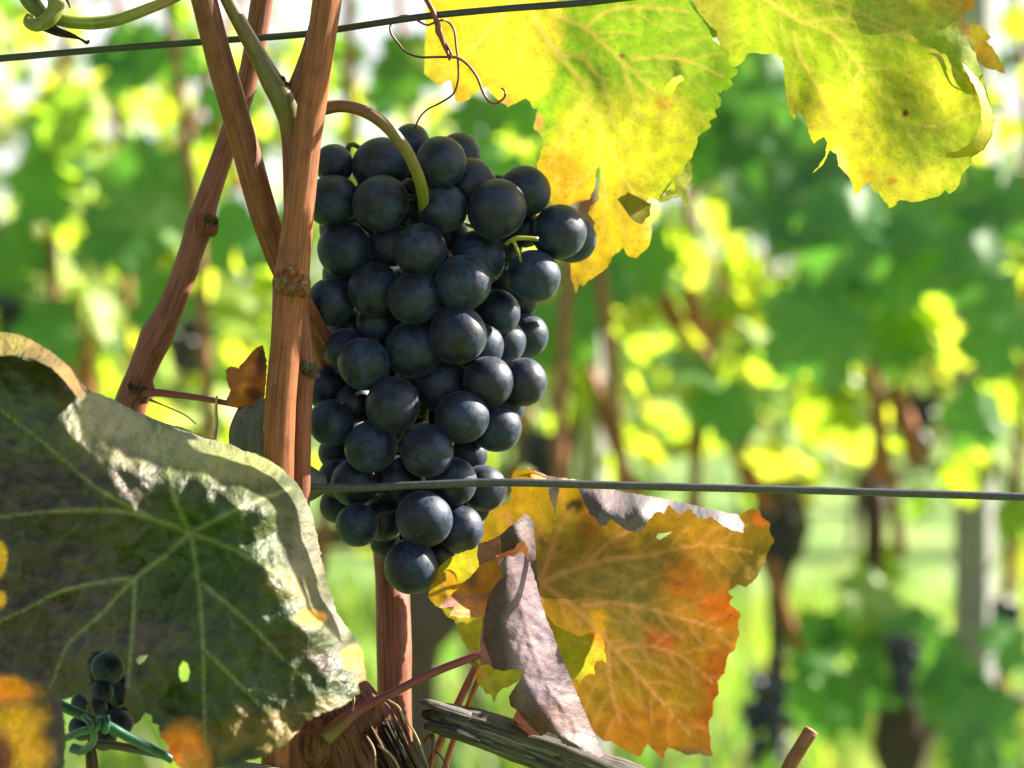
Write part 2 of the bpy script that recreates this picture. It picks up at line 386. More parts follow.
LIT = []; ALLL = []
def ray_hits(c, pts, size_k=.85):
    if not pts: return False
    p = np.array([q[0] for q in pts]) - c; r = np.array([q[1] for q in pts]); t = p @ S3
    d = np.linalg.norm(p - t[:, None] * S3, axis=1)
    return bool(((t > .01) & (d < r * size_k)).any())
def shades_lit(c, size):
    if not LIT: return False
    p = c - np.array([q[0] for q in LIT]); t = p @ S3
    d = np.linalg.norm(p - t[:, None] * S3, axis=1)
    return bool(((t > .01) & (d < size * .95)).any())
def hides_lit(c, size):
    if not LIT: return False
    a = np.array([q[0] for q in LIT]); o = np.array([0, 0, CAMH]); k = c[1] / a[:, 1]
    d = np.linalg.norm((a - o) * k[:, None] + o - c, axis=1)
    return bool(((a[:, 1] > c[1]) & (d < size * .8)).any())
def vine(name, x, y, label, group=None, hgt=(.74, 1.5), half=.42, nleaf=120, lean=.05, canes=6, trunk=True, seed=0, head=.58, arm=1.0, lsz=(.032, .062), low=.22, tr=1.0, holes=None, extra=()):
    global rng
    rng = np.random.default_rng(1000 + seed)
    root = empty(name, (x, y, 0)); tag(root, label, 'grapevine', group)
    b = MB()
    if trunk:
        hx = lean
        BK = (.11, .082, .068)
        tube(b, [(x, y, -.05, .024 * tr), (x + .25 * hx, y + .01, head * .35, .019 * tr), (x + .7 * hx, y, head * .72, .016 * tr), (x + hx * .9, y, head * .93, .018 * tr), (x + hx, y, head, .030), (x + hx * 1.1, y, head + .06, .021)], BK, 12, .02, .12, .16, seed, world=True)
        if arm: tube(b, [(x + hx, y, head - .02, .018), (x + hx + .10 * arm, y + .01, head + .06, .013), (x + hx + .26 * arm, y, head + .05, .009)], BK, 10, .02, .1, .12, seed + 1, world=True)
        b.build('trunk', M['wood'], root)
    for k in range(canes):
        cb = MB()
        cx = x + lean + rng.uniform(-.3, .3); tx = cx + rng.uniform(-.14, .14); yy = y + rng.uniform(-.05, .05)
        tube(cb, [(cx, yy, head + .04, .0065), ((cx + tx) / 2 + rng.uniform(-.04, .04), yy + rng.uniform(-.05, .05), .95, .0055), (tx, yy + rng.uniform(-.06, .06), hgt[1] - .1, .004)],
             (.26, .11, .055), 8, .03, .03, .05, seed * 9 + k, world=True)
        cb.build('cane', M['cane'], root)
    lb = MB()
    for i in range(nleaf):
        c = np.array([x + rng.uniform(-half, half), y + rng.normal(0, .10), rng.uniform(hgt[0], hgt[1])])
        if rng.random() < low: c[2] -= rng.uniform(.05, .42)
        sz = rng.uniform(*lsz)
        if shades_lit(c, sz) or (y < 3 and rng.random() < (.93 if x < .1 else .7) and hides_lit(c, sz)): continue
        add_leaf(lb, c, sz, rand_normal(), rng.uniform(0, 6.28), leafcol(), rng.uniform(.4, 1.6), i * .77 + seed)
    for i, (px, py, Y, size, kind) in enumerate(extra):
        c = P(px, py, (Y - F0) * 1000)
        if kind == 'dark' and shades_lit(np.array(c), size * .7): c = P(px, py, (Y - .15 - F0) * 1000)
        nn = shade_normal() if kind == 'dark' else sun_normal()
        base = (.06, .18, .05) if kind == 'dark' else ((.20, .28, .04) if kind == 'lit' else (.30, .32, .06))  # shaded and sunlit look also put into the leaf base colour
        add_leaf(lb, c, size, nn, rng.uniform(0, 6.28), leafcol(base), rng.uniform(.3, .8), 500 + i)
    lb.build('foliage', M['bgleaf'], root)
    return root

D = 'dark'; L_ = 'lit'; Yl = 'yel'
R2 = 2.4
def px2x(px, Y=R2): return (px - 512) * S * Y / F0
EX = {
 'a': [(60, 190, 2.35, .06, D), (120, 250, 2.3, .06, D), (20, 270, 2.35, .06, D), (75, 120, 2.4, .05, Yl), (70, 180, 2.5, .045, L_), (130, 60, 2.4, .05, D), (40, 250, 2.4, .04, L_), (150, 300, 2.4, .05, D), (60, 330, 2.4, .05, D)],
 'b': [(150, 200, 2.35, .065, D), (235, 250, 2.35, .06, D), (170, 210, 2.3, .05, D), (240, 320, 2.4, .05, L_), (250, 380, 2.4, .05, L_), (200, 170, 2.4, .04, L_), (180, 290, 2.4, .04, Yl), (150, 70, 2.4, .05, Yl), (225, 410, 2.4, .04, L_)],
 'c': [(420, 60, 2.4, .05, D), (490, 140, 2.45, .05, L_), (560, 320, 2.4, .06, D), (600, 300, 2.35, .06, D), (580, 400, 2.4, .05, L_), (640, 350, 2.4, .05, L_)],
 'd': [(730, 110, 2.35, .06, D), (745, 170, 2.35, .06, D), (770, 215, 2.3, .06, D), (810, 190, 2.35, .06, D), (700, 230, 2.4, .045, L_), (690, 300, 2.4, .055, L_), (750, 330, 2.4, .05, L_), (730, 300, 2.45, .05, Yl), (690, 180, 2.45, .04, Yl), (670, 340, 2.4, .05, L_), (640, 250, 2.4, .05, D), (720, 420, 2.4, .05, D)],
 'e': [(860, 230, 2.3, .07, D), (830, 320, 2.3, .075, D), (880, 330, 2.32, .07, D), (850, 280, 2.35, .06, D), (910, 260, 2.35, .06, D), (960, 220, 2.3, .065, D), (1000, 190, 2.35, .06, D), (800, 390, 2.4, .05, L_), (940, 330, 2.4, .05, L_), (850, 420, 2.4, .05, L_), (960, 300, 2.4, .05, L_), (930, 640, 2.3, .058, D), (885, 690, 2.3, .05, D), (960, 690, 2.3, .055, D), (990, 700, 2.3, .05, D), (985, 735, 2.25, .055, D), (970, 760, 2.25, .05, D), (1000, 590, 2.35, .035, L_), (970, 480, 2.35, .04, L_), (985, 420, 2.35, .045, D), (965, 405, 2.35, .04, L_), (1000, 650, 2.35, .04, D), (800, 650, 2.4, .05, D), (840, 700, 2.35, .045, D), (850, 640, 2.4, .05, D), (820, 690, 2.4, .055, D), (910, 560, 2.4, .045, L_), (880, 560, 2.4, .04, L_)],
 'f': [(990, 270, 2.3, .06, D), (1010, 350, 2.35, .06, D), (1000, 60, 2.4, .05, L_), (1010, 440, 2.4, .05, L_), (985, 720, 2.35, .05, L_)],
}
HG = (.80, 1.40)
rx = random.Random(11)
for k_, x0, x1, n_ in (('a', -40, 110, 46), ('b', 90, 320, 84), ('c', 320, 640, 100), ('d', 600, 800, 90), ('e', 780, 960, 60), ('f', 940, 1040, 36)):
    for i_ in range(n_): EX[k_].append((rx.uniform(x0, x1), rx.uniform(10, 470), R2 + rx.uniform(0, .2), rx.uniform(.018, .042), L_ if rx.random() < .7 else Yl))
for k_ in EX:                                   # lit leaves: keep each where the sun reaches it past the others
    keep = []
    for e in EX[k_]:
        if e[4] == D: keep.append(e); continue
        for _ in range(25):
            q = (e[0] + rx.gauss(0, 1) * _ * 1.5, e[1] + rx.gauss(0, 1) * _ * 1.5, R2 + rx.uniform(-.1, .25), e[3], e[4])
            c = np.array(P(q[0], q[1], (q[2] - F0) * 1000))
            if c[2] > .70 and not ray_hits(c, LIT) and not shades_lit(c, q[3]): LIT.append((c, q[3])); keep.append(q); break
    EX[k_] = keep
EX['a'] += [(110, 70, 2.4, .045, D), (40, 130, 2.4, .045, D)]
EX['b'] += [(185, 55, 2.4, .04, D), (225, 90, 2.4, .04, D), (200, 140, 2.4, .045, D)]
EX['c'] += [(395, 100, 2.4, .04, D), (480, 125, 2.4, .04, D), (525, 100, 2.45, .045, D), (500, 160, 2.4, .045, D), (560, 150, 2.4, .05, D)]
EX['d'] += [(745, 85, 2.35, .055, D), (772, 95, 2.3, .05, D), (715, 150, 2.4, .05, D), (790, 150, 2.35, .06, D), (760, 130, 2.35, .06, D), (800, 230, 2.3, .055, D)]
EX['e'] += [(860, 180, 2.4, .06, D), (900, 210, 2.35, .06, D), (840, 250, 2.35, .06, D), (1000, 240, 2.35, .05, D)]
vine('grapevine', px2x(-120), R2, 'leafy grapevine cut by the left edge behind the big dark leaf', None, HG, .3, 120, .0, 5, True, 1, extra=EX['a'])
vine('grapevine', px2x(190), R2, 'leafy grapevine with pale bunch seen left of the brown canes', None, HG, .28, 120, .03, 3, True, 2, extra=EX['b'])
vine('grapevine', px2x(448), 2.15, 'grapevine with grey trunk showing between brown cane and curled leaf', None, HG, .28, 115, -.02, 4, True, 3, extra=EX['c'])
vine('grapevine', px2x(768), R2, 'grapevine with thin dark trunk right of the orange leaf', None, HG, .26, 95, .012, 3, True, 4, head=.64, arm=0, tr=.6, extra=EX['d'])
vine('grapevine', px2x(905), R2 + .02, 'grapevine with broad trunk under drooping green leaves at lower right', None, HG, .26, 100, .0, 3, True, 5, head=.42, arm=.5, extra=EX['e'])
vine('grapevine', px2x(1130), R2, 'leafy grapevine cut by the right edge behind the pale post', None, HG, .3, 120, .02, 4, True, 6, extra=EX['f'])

vine('grapevine', -.42, .74, 'leafy grapevine of the near row added outside the frame above and left to block sky light', None, (.97, 1.5), .44, 170, -.2, 4, False, 7, low=0)  # unseen foliage added to block sky light from above and left
def added_side_leaves():  # unseen trunk and leaves added to block light from the left
    root = empty('grapevine', (-.55, .74, 0)); tag(root, 'near grapevine added outside the frame on the left to block sky light', 'grapevine'); b = MB()
    tube(b, [(-.55, .76, -.05, .024), (-.54, .76, .3, .02), (-.56, .76, .62, .026)], (.11, .082, .068), 12, .02, .12, .16, 3, world=True); b.build('trunk', M['wood'], root); b = MB()
    for i in range(90):
        c = np.array([rng.uniform(-.85, -.29), .74 + rng.normal(0, .08), rng.uniform(.55, 1.0)]); add_leaf(b, c, rng.uniform(.04, .065), rand_normal(), rng.uniform(0, 6.28), leafcol(), 1, i)
    b.build('foliage', M['bgleaf'], root)
added_side_leaves()
# far rows: three built vines, then copies
FG = 'vines in the far rows'; FLAB = 'blurred leafy grapevine standing in the far rows beyond the grass'
protos = []
def copy_tree(o, loc, rz, sc_):
    c = o.copy(); COL.objects.link(c); c.location = loc; copy_tree.last = c; c.rotation_euler = (0, 0, rz); c.scale = sc_
    for ch in o.children:
        k = ch.copy(); COL.objects.link(k); k.parent = c
    return c
far_n = 0
for row, Y in enumerate((5.2, 8.2, 11.4, 15.0, 19.0)):
    half = Y * .22 + 1.8; n = int(2 * half / .85) + 1
    for k in range(n):
        x = -half + (k + .5) * 2 * half / n + random.uniform(-.1, .1)
        if far_n < 3:
            protos.append(vine('grapevine', x, Y, FLAB, FG, (.74, 1.66), .5, 260, random.uniform(-.05, .05), 6, True, 20 + far_n, lsz=(.034, .068), low=.2))
        else:
            copy_tree(protos[random.randrange(3)], (x, Y, 0), random.choice((0, math.pi)), (1, 1, random.uniform(.94, 1.06)))
        far_n += 1

for x_ in (-1.12, -1.66, 1.95):
    copy_tree(protos[random.randrange(3)], (x_, R2 + .05, 0), random.choice((0, math.pi)), (1, 1, .95))
    tag(copy_tree.last, 'leafy grapevine of the second row standing past the edge of the picture', 'grapevine', 'second row vines past the edge')
# posts
def post(px, Y, w, top, label):
    x = px2x(px, Y); root = MB()
    c = (.30, .30, .30); hw = w / 2
    V = []; zs = np.linspace(-.1, top, 14)
    for z in zs:
        for a in range(8):
            q = math.pi / 8 + a * math.pi / 4
            V.append((x + hw * 1.08 * math.cos(q), Y + hw * 1.08 * math.sin(q), z))
    F = [(i * 8 + j, i * 8 + (j + 1) % 8, (i + 1) * 8 + (j + 1) % 8, (i + 1) * 8 + j) for i in range(13) for j in range(8)] + [tuple(13 * 8 + j for j in range(8))]
    root.add(V, F, c)
    o = root.build('vineyard_post', M['post'], None, (x, Y, 0), smooth=False); tag(o, label, 'post')
post(975, 2.5, .042, 1.25, 'pale concrete vineyard post right of the drooping leaves')
post(592, 2.6, .035, 1.2, 'pale vineyard post above the folded top of the orange leaf')

# background bunches
def far_bunch(px, py, Y, w, h, label, col=(.012, .016, .032), seed=0):
    r = np.random.default_rng(seed); b = MB(); c0 = P(px, py, (Y - F0) * 1000); k = S * Y / F0
    for i in range(46):
        t = r.random(); wd = w * k * (1 - .65 * t)
        a = r.random() * 6.28; q = math.sqrt(r.random())
        ball(b, (c0.x + wd * q * math.cos(a), c0.y + wd * q * math.sin(a), c0.z + h * k * (1 - 2 * t)), .0078, np.array(col) * r.uniform(.7, 1.5), 2)
    tube(b, [(c0.x, c0.y, c0.z + h * k * 1.5, .002), (c0.x, c0.y, c0.z - h * k * .6, .002)], (.1, .12, .04), 6, .01, world=True)
    o = b.build('grape_bunch', M['far_grape'], None, c0); tag(o, label, 'grape bunch')
far_bunch(16, 322, 2.35, 24, 22, 'blurred dark grape bunch at the left edge above the big leaf', seed=1)
far_bunch(186, 346, 2.3, 22, 22, 'blurred grape bunch just right of the slanting brown cane', (.05, .035, .05), 2)
far_bunch(545, 462, 2.3, 32, 26, 'blurred grape bunch right of the main bunch above the wire', seed=3)
far_bunch(768, 722, 2.3, 34, 44, 'blurred blue grape bunch hanging low beside the thin dark trunk', (.014, .02, .045), 4)
far_bunch(903, 668, 2.25, 16, 26, 'blurred narrow grape bunch beside the drooping green leaves', seed=5)
far_bunch(915, 425, 2.35, 22, 30, 'blurred grape bunch beside the orange canes above the wire', seed=6)
far_bunch(1006, 622, 2.4, 12, 18, 'small blurred grape bunch right of the pale post', seed=7)
far_bunch(780, 535, 2.38, 26, 22, 'blurred grape bunch on the trunk right of the orange leaf', (.02, .018, .028), 8)

# loose canes of the second row that show as orange streaks
def far_cane(pts, label, r=.0075, col=(.33, .12, .05), n=1):
    b = MB()
    for k in range(n):
        tube(b, [(tuple(P(a + k * 11, c + k * 4, (Y - F0) * 1000)) + (r,)) for a, c, Y in pts], col, 8, .02, .03, .05, k + int(pts[0][0]), world=True)
    o = b.build('vine_cane', M['cane'], None, P(pts[0][0], pts[0][1], (pts[0][2] - F0) * 1000)); tag(o, label, 'cane')
far_cane([(640, 250, 2.4), (690, 350, 2.4), (735, 450, 2.38), (778, 530, 2.38)], 'blurred orange cane slanting down to the thin dark trunk', .009)
far_cane([(690, 290, 2.4), (712, 390, 2.36), (742, 470, 2.36)], 'shorter blurred orange cane beside the slanting one', .007)
far_cane([(876, 392, 2.28), (880, 440, 2.28), (876, 480, 2.28)], 'short upright orange cane left of the hanging pair', .008)
far_cane([(893, 388, 2.28), (906, 420, 2.28), (916, 462, 2.28)], 'orange cane bending right beside the dark bunch', .009)
far_cane([(940, 240, 2.4), (985, 330, 2.4), (1030, 440, 2.4)], 'brown cane slanting down to the right edge', .008, (.17, .08, .05))
far_cane([(772, 560, 2.34), (785, 610, 2.34), (800, 650, 2.34)], 'pinkish cane branching low from the thin dark trunk', .006)
far_cane([(82, 300, 2.4), (84, 360, 2.38), (92, 410, 2.38)], 'blurred orange cane above the folded edge of the big leaf', .009)
far_cane([(205, 90, 2.4), (225, 140, 2.4), (240, 190, 2.4)], 'short blurred brown cane between the slanting canes', .008)
far_cane([(590, 370, 2.4), (612, 440, 2.4), (640, 500, 2.4)], 'blurred tan cane behind the pale post', .007)
far_cane([(878, 490, 2.4), (874, 560, 2.4), (880, 680, 2.4)], 'dark upright cane left of the drooping green leaves', .010, (.06, .03, .022))

# ------------------------------------------------------------------ foreground: traced leaves
def tps(ctrl, x, y, reg=1.0):
    c = np.array(ctrl, float); n = len(c)
    U = lambda r2: np.where(r2 > 0, r2 * np.log(r2 + 1e-12), 0)
    d2 = ((c[:, None, :2] - c[None, :, :2]) ** 2).sum(2) / 1e4
    K = U(d2) + reg * 1e-3 * np.eye(n); Pm = np.concatenate([np.ones((n, 1)), c[:, :2] / 100], 1)
    A = np.zeros((n + 3, n + 3)); A[:n, :n] = K; A[:n, n:] = Pm; A[n:, :n] = Pm.T
    s = np.linalg.solve(A, np.concatenate([c[:, 2], np.zeros(3)]))
    r2 = ((np.asarray(x)[:, None] - c[None, :, 0]) ** 2 + (np.asarray(y)[:, None] - c[None, :, 1]) ** 2) / 1e4
    return U(r2) @ s[:n] + s[n] + s[n + 1] * x / 100 + s[n + 2] * y / 100

def inside(poly, x, y):
    r = np.zeros(len(x), bool); p = np.array(poly, float); q = np.roll(p, -1, 0)
    for (x0, y0), (x1, y1) in zip(p, q):
        if y0 == y1: continue
        c = ((y0 > y) != (y1 > y)) & (x < (x1 - x0) * (y - y0) / (y1 - y0) + x0)
        r ^= c
    return r

def seg_dist(x, y, lines):
    d = np.full(len(x), 1e9)
    for ln in lines:
        for (x0, y0), (x1, y1) in zip(ln[:-1], ln[1:]):
            dx, dy = x1 - x0, y1 - y0; L2 = dx * dx + dy * dy + 1e-9
            t = np.clip(((x - x0) * dx + (y - y0) * dy) / L2, 0, 1)
            d = np.minimum(d, np.hypot(x - x0 - t * dx, y - y0 - t * dy))
    return d

def resample(poly, step, seed=0, jit=0.0, closed=True):
    p = np.array(poly, float); q = np.vstack([p, p[:1]]) if closed else p; out = []
    for a, b in zip(q[:-1], q[1:]):
        m = max(1, int(round(np.linalg.norm(b - a) / step)))
        for k in range(m): out.append(a + (b - a) * k / m)
    out = np.array(out)
    if jit:
        r = np.random.default_rng(seed); out += r.normal(0, jit, out.shape)
    return out

def side_veins(lines, seed, gap=26, ln=55, ang=48):
    r = np.random.default_rng(seed); out = []
    for L in lines:
        p = catmull([tuple(q) for q in L], 4.0); s = np.concatenate([[0], np.cumsum(np.linalg.norm(np.diff(p, axis=0), axis=1))])
        side = 1; t = gap * .8
        while t < s[-1] - 8:
            i = int(np.searchsorted(s, t)); i = min(max(i, 1), len(p) - 2)
            d = p[i + 1] - p[i - 1]; d /= np.linalg.norm(d) + 1e-9
            for sg in (side,):
                a = math.radians(ang + r.uniform(-8, 8)) * sg; pts = [tuple(p[i])]; q = p[i].copy(); dd = np.array([d[0] * math.cos(a) - d[1] * math.sin(a), d[0] * math.sin(a) + d[1] * math.cos(a)])
                l = ln * r.uniform(.6, 1.1) * (1 - .4 * t / s[-1])
                for k in range(5):
                    q = q + dd * l / 5; b = -math.radians(6) * sg
                    dd = np.array([dd[0] * math.cos(b) - dd[1] * math.sin(b), dd[0] * math.sin(b) + dd[1] * math.cos(b)]); pts.append(tuple(q))
                out.append(pts)
            side = -side; t += gap * r.uniform(.4, .7)
    return out

def patch(mb, outline, depth, base, blobs=(), veins=(), holes=(), step=3.2, relief=1.0, vw=2.0, seed=0, jit=.5, wob=1.0, sides=True, veinmax=1.0, dfun=None, sgap=26, sln=55, sidek=.5, wob2=0.0, doff=0.0):
    """a leaf surface: outline traced in photo pixels, its own depth field (mm), relief along its veins"""
    o = resample(outline, step, seed, jit); hs = [resample(h, step * .7, seed + 1, .2) for h in holes]
    xs = np.arange(o[:, 0].min(), o[:, 0].max(), step); ys = np.arange(o[:, 1].min(), o[:, 1].max(), step * .87)
    X, Y = np.meshgrid(xs, ys); X[1::2] += step / 2
    r = np.random.default_rng(seed); X = X.ravel() + r.normal(0, .15 * step, X.size); Y = Y.ravel() + r.normal(0, .15 * step, Y.size)
    k = inside(o, X, Y)
    for q in hs: k &= ~inside(q, X, Y)
    X, Y = X[k], Y[k]
    k = seg_dist(X, Y, [np.vstack([o, o[:1]])] + [np.vstack([q, q[:1]]) for q in hs]) > step * .55
    X, Y = X[k], Y[k]
    pts = [Vector((a, b)) for a, b in o]; edges = [(i, (i + 1) % len(o)) for i in range(len(o))]
    for q in hs:
        n0 = len(pts); pts += [Vector((a, b)) for a, b in q]; edges += [(n0 + i, n0 + (i + 1) % len(q)) for i in range(len(q))]
    pts += [Vector((a, b)) for a, b in zip(X, Y)]
    v, e, f, *_ = delaunay_2d_cdt(pts, edges, [], 0, 1e-4)
    v = np.array([tuple(q) for q in v]); f = np.array([tuple(q) for q in f if len(q) == 3])
    c = v[f].mean(1); k = inside(o, c[:, 0], c[:, 1])
    for q in hs: k &= ~inside(q, c[:, 0], c[:, 1])
    f = f[k]; x, y = v[:, 0], v[:, 1]
    sv = side_veins(veins, seed + 3, sgap, sln) if (sides and veins) else []
    mv = [catmull([tuple(q) for q in L], 6) for L in veins]
    dm = seg_dist(x, y, mv) if mv else np.full(len(x), 1e3)
    dsv = seg_dist(x, y, sv) if sv else np.full(len(x), 1e3)
    d = tps(depth, x, y) if dfun is None else dfun(x, y)
    bul = (1 - np.exp(-dm / 14)) * 1.1 + (1 - np.exp(-dsv / 6)) * .5
    d = d + doff + relief * bul + wob * (vnoise(x, y, 46, seed + 7, 3) * 1.6 + vnoise(x, y, 13, seed + 8, 2) * .45) + wob2 * vnoise(x, y, 15, seed + 9, 2)
    vw_ = vw * (1.3 - .8 * np.clip(np.hypot(x - veins[0][0][0], y - veins[0][0][1]) / 190, 0, 1)) if veins else vw
    ve = np.maximum(np.exp(-(dm / vw_) ** 2), sidek * np.exp(-(dsv / (vw * .7)) ** 2)) * veinmax
    C = np.tile(np.array(base, float), (len(x), 1))
    for i, (bx, by, rx, ry, col, st) in enumerate(blobs):
        na = min(16, .7 * min(rx, ry)); nx = x + na * vnoise(x, y, 34, seed + 20 + i, 3); ny = y + na * vnoise(x, y, 34, seed + 60 + i, 3)
        q = np.hypot((nx - bx) / rx, (ny - by) / ry); a = st * np.clip((1.25 - q) / (.6 if st < 1 else .28), 0, 1)
        a = (a * a * (3 - 2 * a) if st >= 1 else a)[:, None]; C = C * (1 - a) + np.array(col) * a
    C *= (1 + .16 * vnoise(x, y, 22, seed + 90, 3))[:, None]
    mb.add(Parr(x, y, d), [tuple(t) for t in f], np.clip(C, .001, .9), np.stack([x * .3, y * .3, np.zeros(len(x)) + seed * 5], 1), ve)
    return d

def leaf_thing(name, label, at, cat='leaf', group=None):
    return tag(empty(name, P(*at)), label, cat, group)

# --- A: the big dark leaf at the left
A_out = [(-70, 318), (-20, 328), (0, 333), (15, 334), (30, 340), (50, 352), (70, 368), (80, 382), (86, 389), (110, 398), (130, 408), (150, 417), (165, 423), (180, 427), (205, 436), (228, 444), (248, 452), (262, 454), (275, 462), (288, 472), (297, 483), (305, 497), (311, 510), (316, 530), (320, 550), (326, 578), (332, 595), (337, 612), (345, 625), (355, 637), (362, 650), (364, 665), (366, 680), (358, 684), (360, 692), (345, 705), (325, 712), (305, 722), (299, 731), (285, 745), (262, 757), (235, 764), (215, 768), (206, 776), (190, 776), (182, 768), (174, 762), (166, 745), (160, 737), (158, 726), (152, 722), (150, 715), (145, 712), (141, 719), (137, 722), (130, 715), (124, 705), (125, 690), (124, 664), (116, 654), (104, 650), (93, 652), (86, 662), (90, 678), (91, 700), (86, 700), (80, 692), (72, 698), (62, 700), (64, 720), (66, 742), (63, 775), (40, 800), (-70, 810)]
A_vein = [[(190, 533), (160, 560), (135, 578), (100, 615), (68, 645), (50, 690)], [(135, 578), (100, 582), (60, 592), (20, 612), (-20, 630)], [(135, 578), (133, 620), (128, 690)],
          [(190, 533), (198, 580), (203, 650), (205, 770)], [(202, 583), (240, 615), (270, 645), (305, 680)], [(205, 650), (235, 680), (270, 715)],
          [(190, 533), (230, 548), (270, 570), (300, 595), (340, 640)], [(190, 533), (240, 508), (290, 488)], [(190, 533), (175, 500), (165, 460), (158, 425)],
          [(190, 533), (140, 515), (100, 510), (40, 512), (-20, 520)], [(150, 517), (100, 490), (40, 440), (0, 410)]]
A_dep = [(190, 533, -62), (0, 333, -58), (-60, 320, -60), (0, 430, -70), (0, 520, -74), (0, 650, -78), (0, 768, -82), (60, 450, -70), (85, 390, -56), (84, 440, -71), (110, 399, -42), (130, 450, -66), (150, 418, -34), (160, 480, -70), (200, 470, -64), (200, 436, -33), (250, 453, -28), (240, 490, -64), (262, 456, -26), (288, 474, -24), (275, 500, -54), (305, 498, -22), (270, 550, -64), (300, 560, -54), (320, 552, -22), (308, 590, -56), (332, 596, -26), (345, 626, -34), (322, 625, -60), (358, 650, -42), (340, 670, -60), (362, 682, -54), (345, 705, -66), (305, 722, -72), (250, 700, -73), (200, 640, -72), (280, 660, -68), (205, 768, -78), (285, 742, -76), (100, 620, -76), (130, 710, -74), (70, 720, -76), (135, 578, -68)]
G1 = (.027, .038, .008); PU = (.044, .031, .029); GR = (.045, .055, .042)
A_blob = [(90, 450, 90, 50, (.055, .048, .036), .8), (170, 500, 60, 40, (.05, .055, .035), .7), (60, 490, 95, 50, PU, .8), (40, 590, 90, 60, PU, .75), (20, 650, 70, 60, PU, .8), (110, 660, 60, 50, (.05, .04, .03), .8), (50, 720, 30, 60, (.07, .045, .05), .9), (40, 410, 60, 40, (.05, .065, .04), .6), (120, 440, 60, 30, (.11, .105, .05), .8), (110, 415, 40, 22, (.17, .16, .09), .8), (190, 445, 50, 18, (.15, .15, .08), .8), (230, 465, 55, 22, (.14, .15, .05), .8), (308, 550, 18, 80, (.11, .10, .075), .9),  # pale crest and rim blobs paint sunlight in; greyish upper ones paint sky sheen
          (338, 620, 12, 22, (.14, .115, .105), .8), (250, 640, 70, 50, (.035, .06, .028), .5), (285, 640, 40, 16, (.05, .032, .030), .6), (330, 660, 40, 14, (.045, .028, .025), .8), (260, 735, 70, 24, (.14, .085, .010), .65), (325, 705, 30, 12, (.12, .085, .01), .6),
          (312, 620, 14, 8, (.62, .27, .01), 1.0), (354, 657, 12, 13, (.45, .24, .015), 1.0), (365, 676, 8, 10, (.25, .06, .01), .9), (160, 640, 30, 20, (.07, .045, .055), .7), (122, 705, 14, 24, (.05, .028, .032), .9), (205, 545, 50, 40, (.036, .072, .014), .6), (178, 768, 26, 44, (.75, .20, .01), .95), (194, 780, 14, 30, (.5, .22, .02), .8),
          (20, 744, 26, 46, (.80, .36, .02), .95), (8, 690, 30, 13, (.78, .24, .015), .95), (2, 760, 12, 30, (.16, .03, .02), .9), (-1, 560, 7, 17, (.65, .33, .01), 1.0), (-2, 600, 10, 8, (.65, .33, .01), 1.0), (285, 585, 30, 12, (.10, .075, .012), .6)]  # lower-edge oranges: leaf's own colour, brightened to paint in backlight
A_hole = [[(136, 660), (139, 656), (148, 655), (143, 662), (138, 665)], [(179, 667), (183, 661), (188, 663), (190, 672), (188, 681), (182, 682), (179, 676)]]
t = leaf_thing('grape_leaf', 'large dark green and purple leaf with torn lower edge at left', (190, 533, -62))
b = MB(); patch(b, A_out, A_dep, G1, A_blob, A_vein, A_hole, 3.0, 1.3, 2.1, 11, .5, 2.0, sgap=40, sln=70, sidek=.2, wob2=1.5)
# its upper edge folds forward and shows the yellow-brown underside
patch(b, [(-70, 318), (-20, 328), (0, 332), (15, 333), (30, 339), (50, 351), (70, 367), (80, 381), (86, 389), (86, 396), (82, 401), (76, 396), (66, 382), (52, 368), (36, 360), (20, 354), (0, 356), (-30, 352), (-70, 342)], None, (.07, .042, .006),
      [(0, 345, 30, 16, (.12, .10, .015), .8), (70, 380, 20, 14, (.17, .075, .012), .7)], (), (), 3.0, 0, 1.5, 12, .3, .4,
      dfun=lambda x, y: tps([(-70, 318, -60), (0, 333, -58.5), (30, 340, -57.5), (50, 352, -57.5), (70, 368, -57), (86, 389, -56.5), (82, 401, -73), (52, 368, -72), (20, 354, -73), (-70, 342, -75), (66, 382, -73)], x, y))
b.build('blade', M['leafA'], t)
b = MB(); tube(b, [(190, 533, -58, 3.5), (215, 560, -40, 4), (250, 590, -24, 4), (276, 610, -17, 5)], (.22, .10, .05), 10, .002); b.build('leaf_stalk', M['stalk'], t)

# --- B: yellow-green leaf at the top
B_out = [(427, -45), (426, 20), (425, 45), (424, 74), (432, 80), (440, 86), (445, 82), (451, 80), (455, 101), (463, 103), (478, 92), (486, 87), (494, 96), (500, 102), (508, 107), (518, 102), (526, 98), (530, 102), (533, 109), (537, 109), (536, 118), (533, 128), (540, 134), (544, 142), (541, 154), (537, 165), (541, 178), (546, 192), (553, 206), (566, 206), (580, 202), (590, 199), (595, 188), (596, 168), (600, 166), (600, 184), (598, 200), (590, 206), (588, 214), (595, 222), (592, 240), (584, 254), (570, 262), (571, 278), (576, 294), (579, 284), (584, 286), (588, 280), (598, 274), (608, 268), (612, 258), (618, 252), (623, 247), (628, 256), (636, 258), (646, 250), (651, 241), (652, 228), (646, 216), (645, 205), (650, 197), (657, 200), (663, 196), (668, 188), (674, 192), (676, 180), (683, 172), (687, 163), (692, 157), (694, 149), (697, 146), (697, 139), (702, 132), (708, 130), (711, 126), (710, 120), (716, 117), (715, 109), (721, 106), (721, 99), (718, 93), (726, 90), (733, 85), (731, 79), (737, 74), (738, 69), (730, 64), (733, 58), (734, 49), (728, 45), (720, 45), (712, 39), (717, 37), (716, 31), (706, 23), (695, 12), (688, 2), (685, -45)]
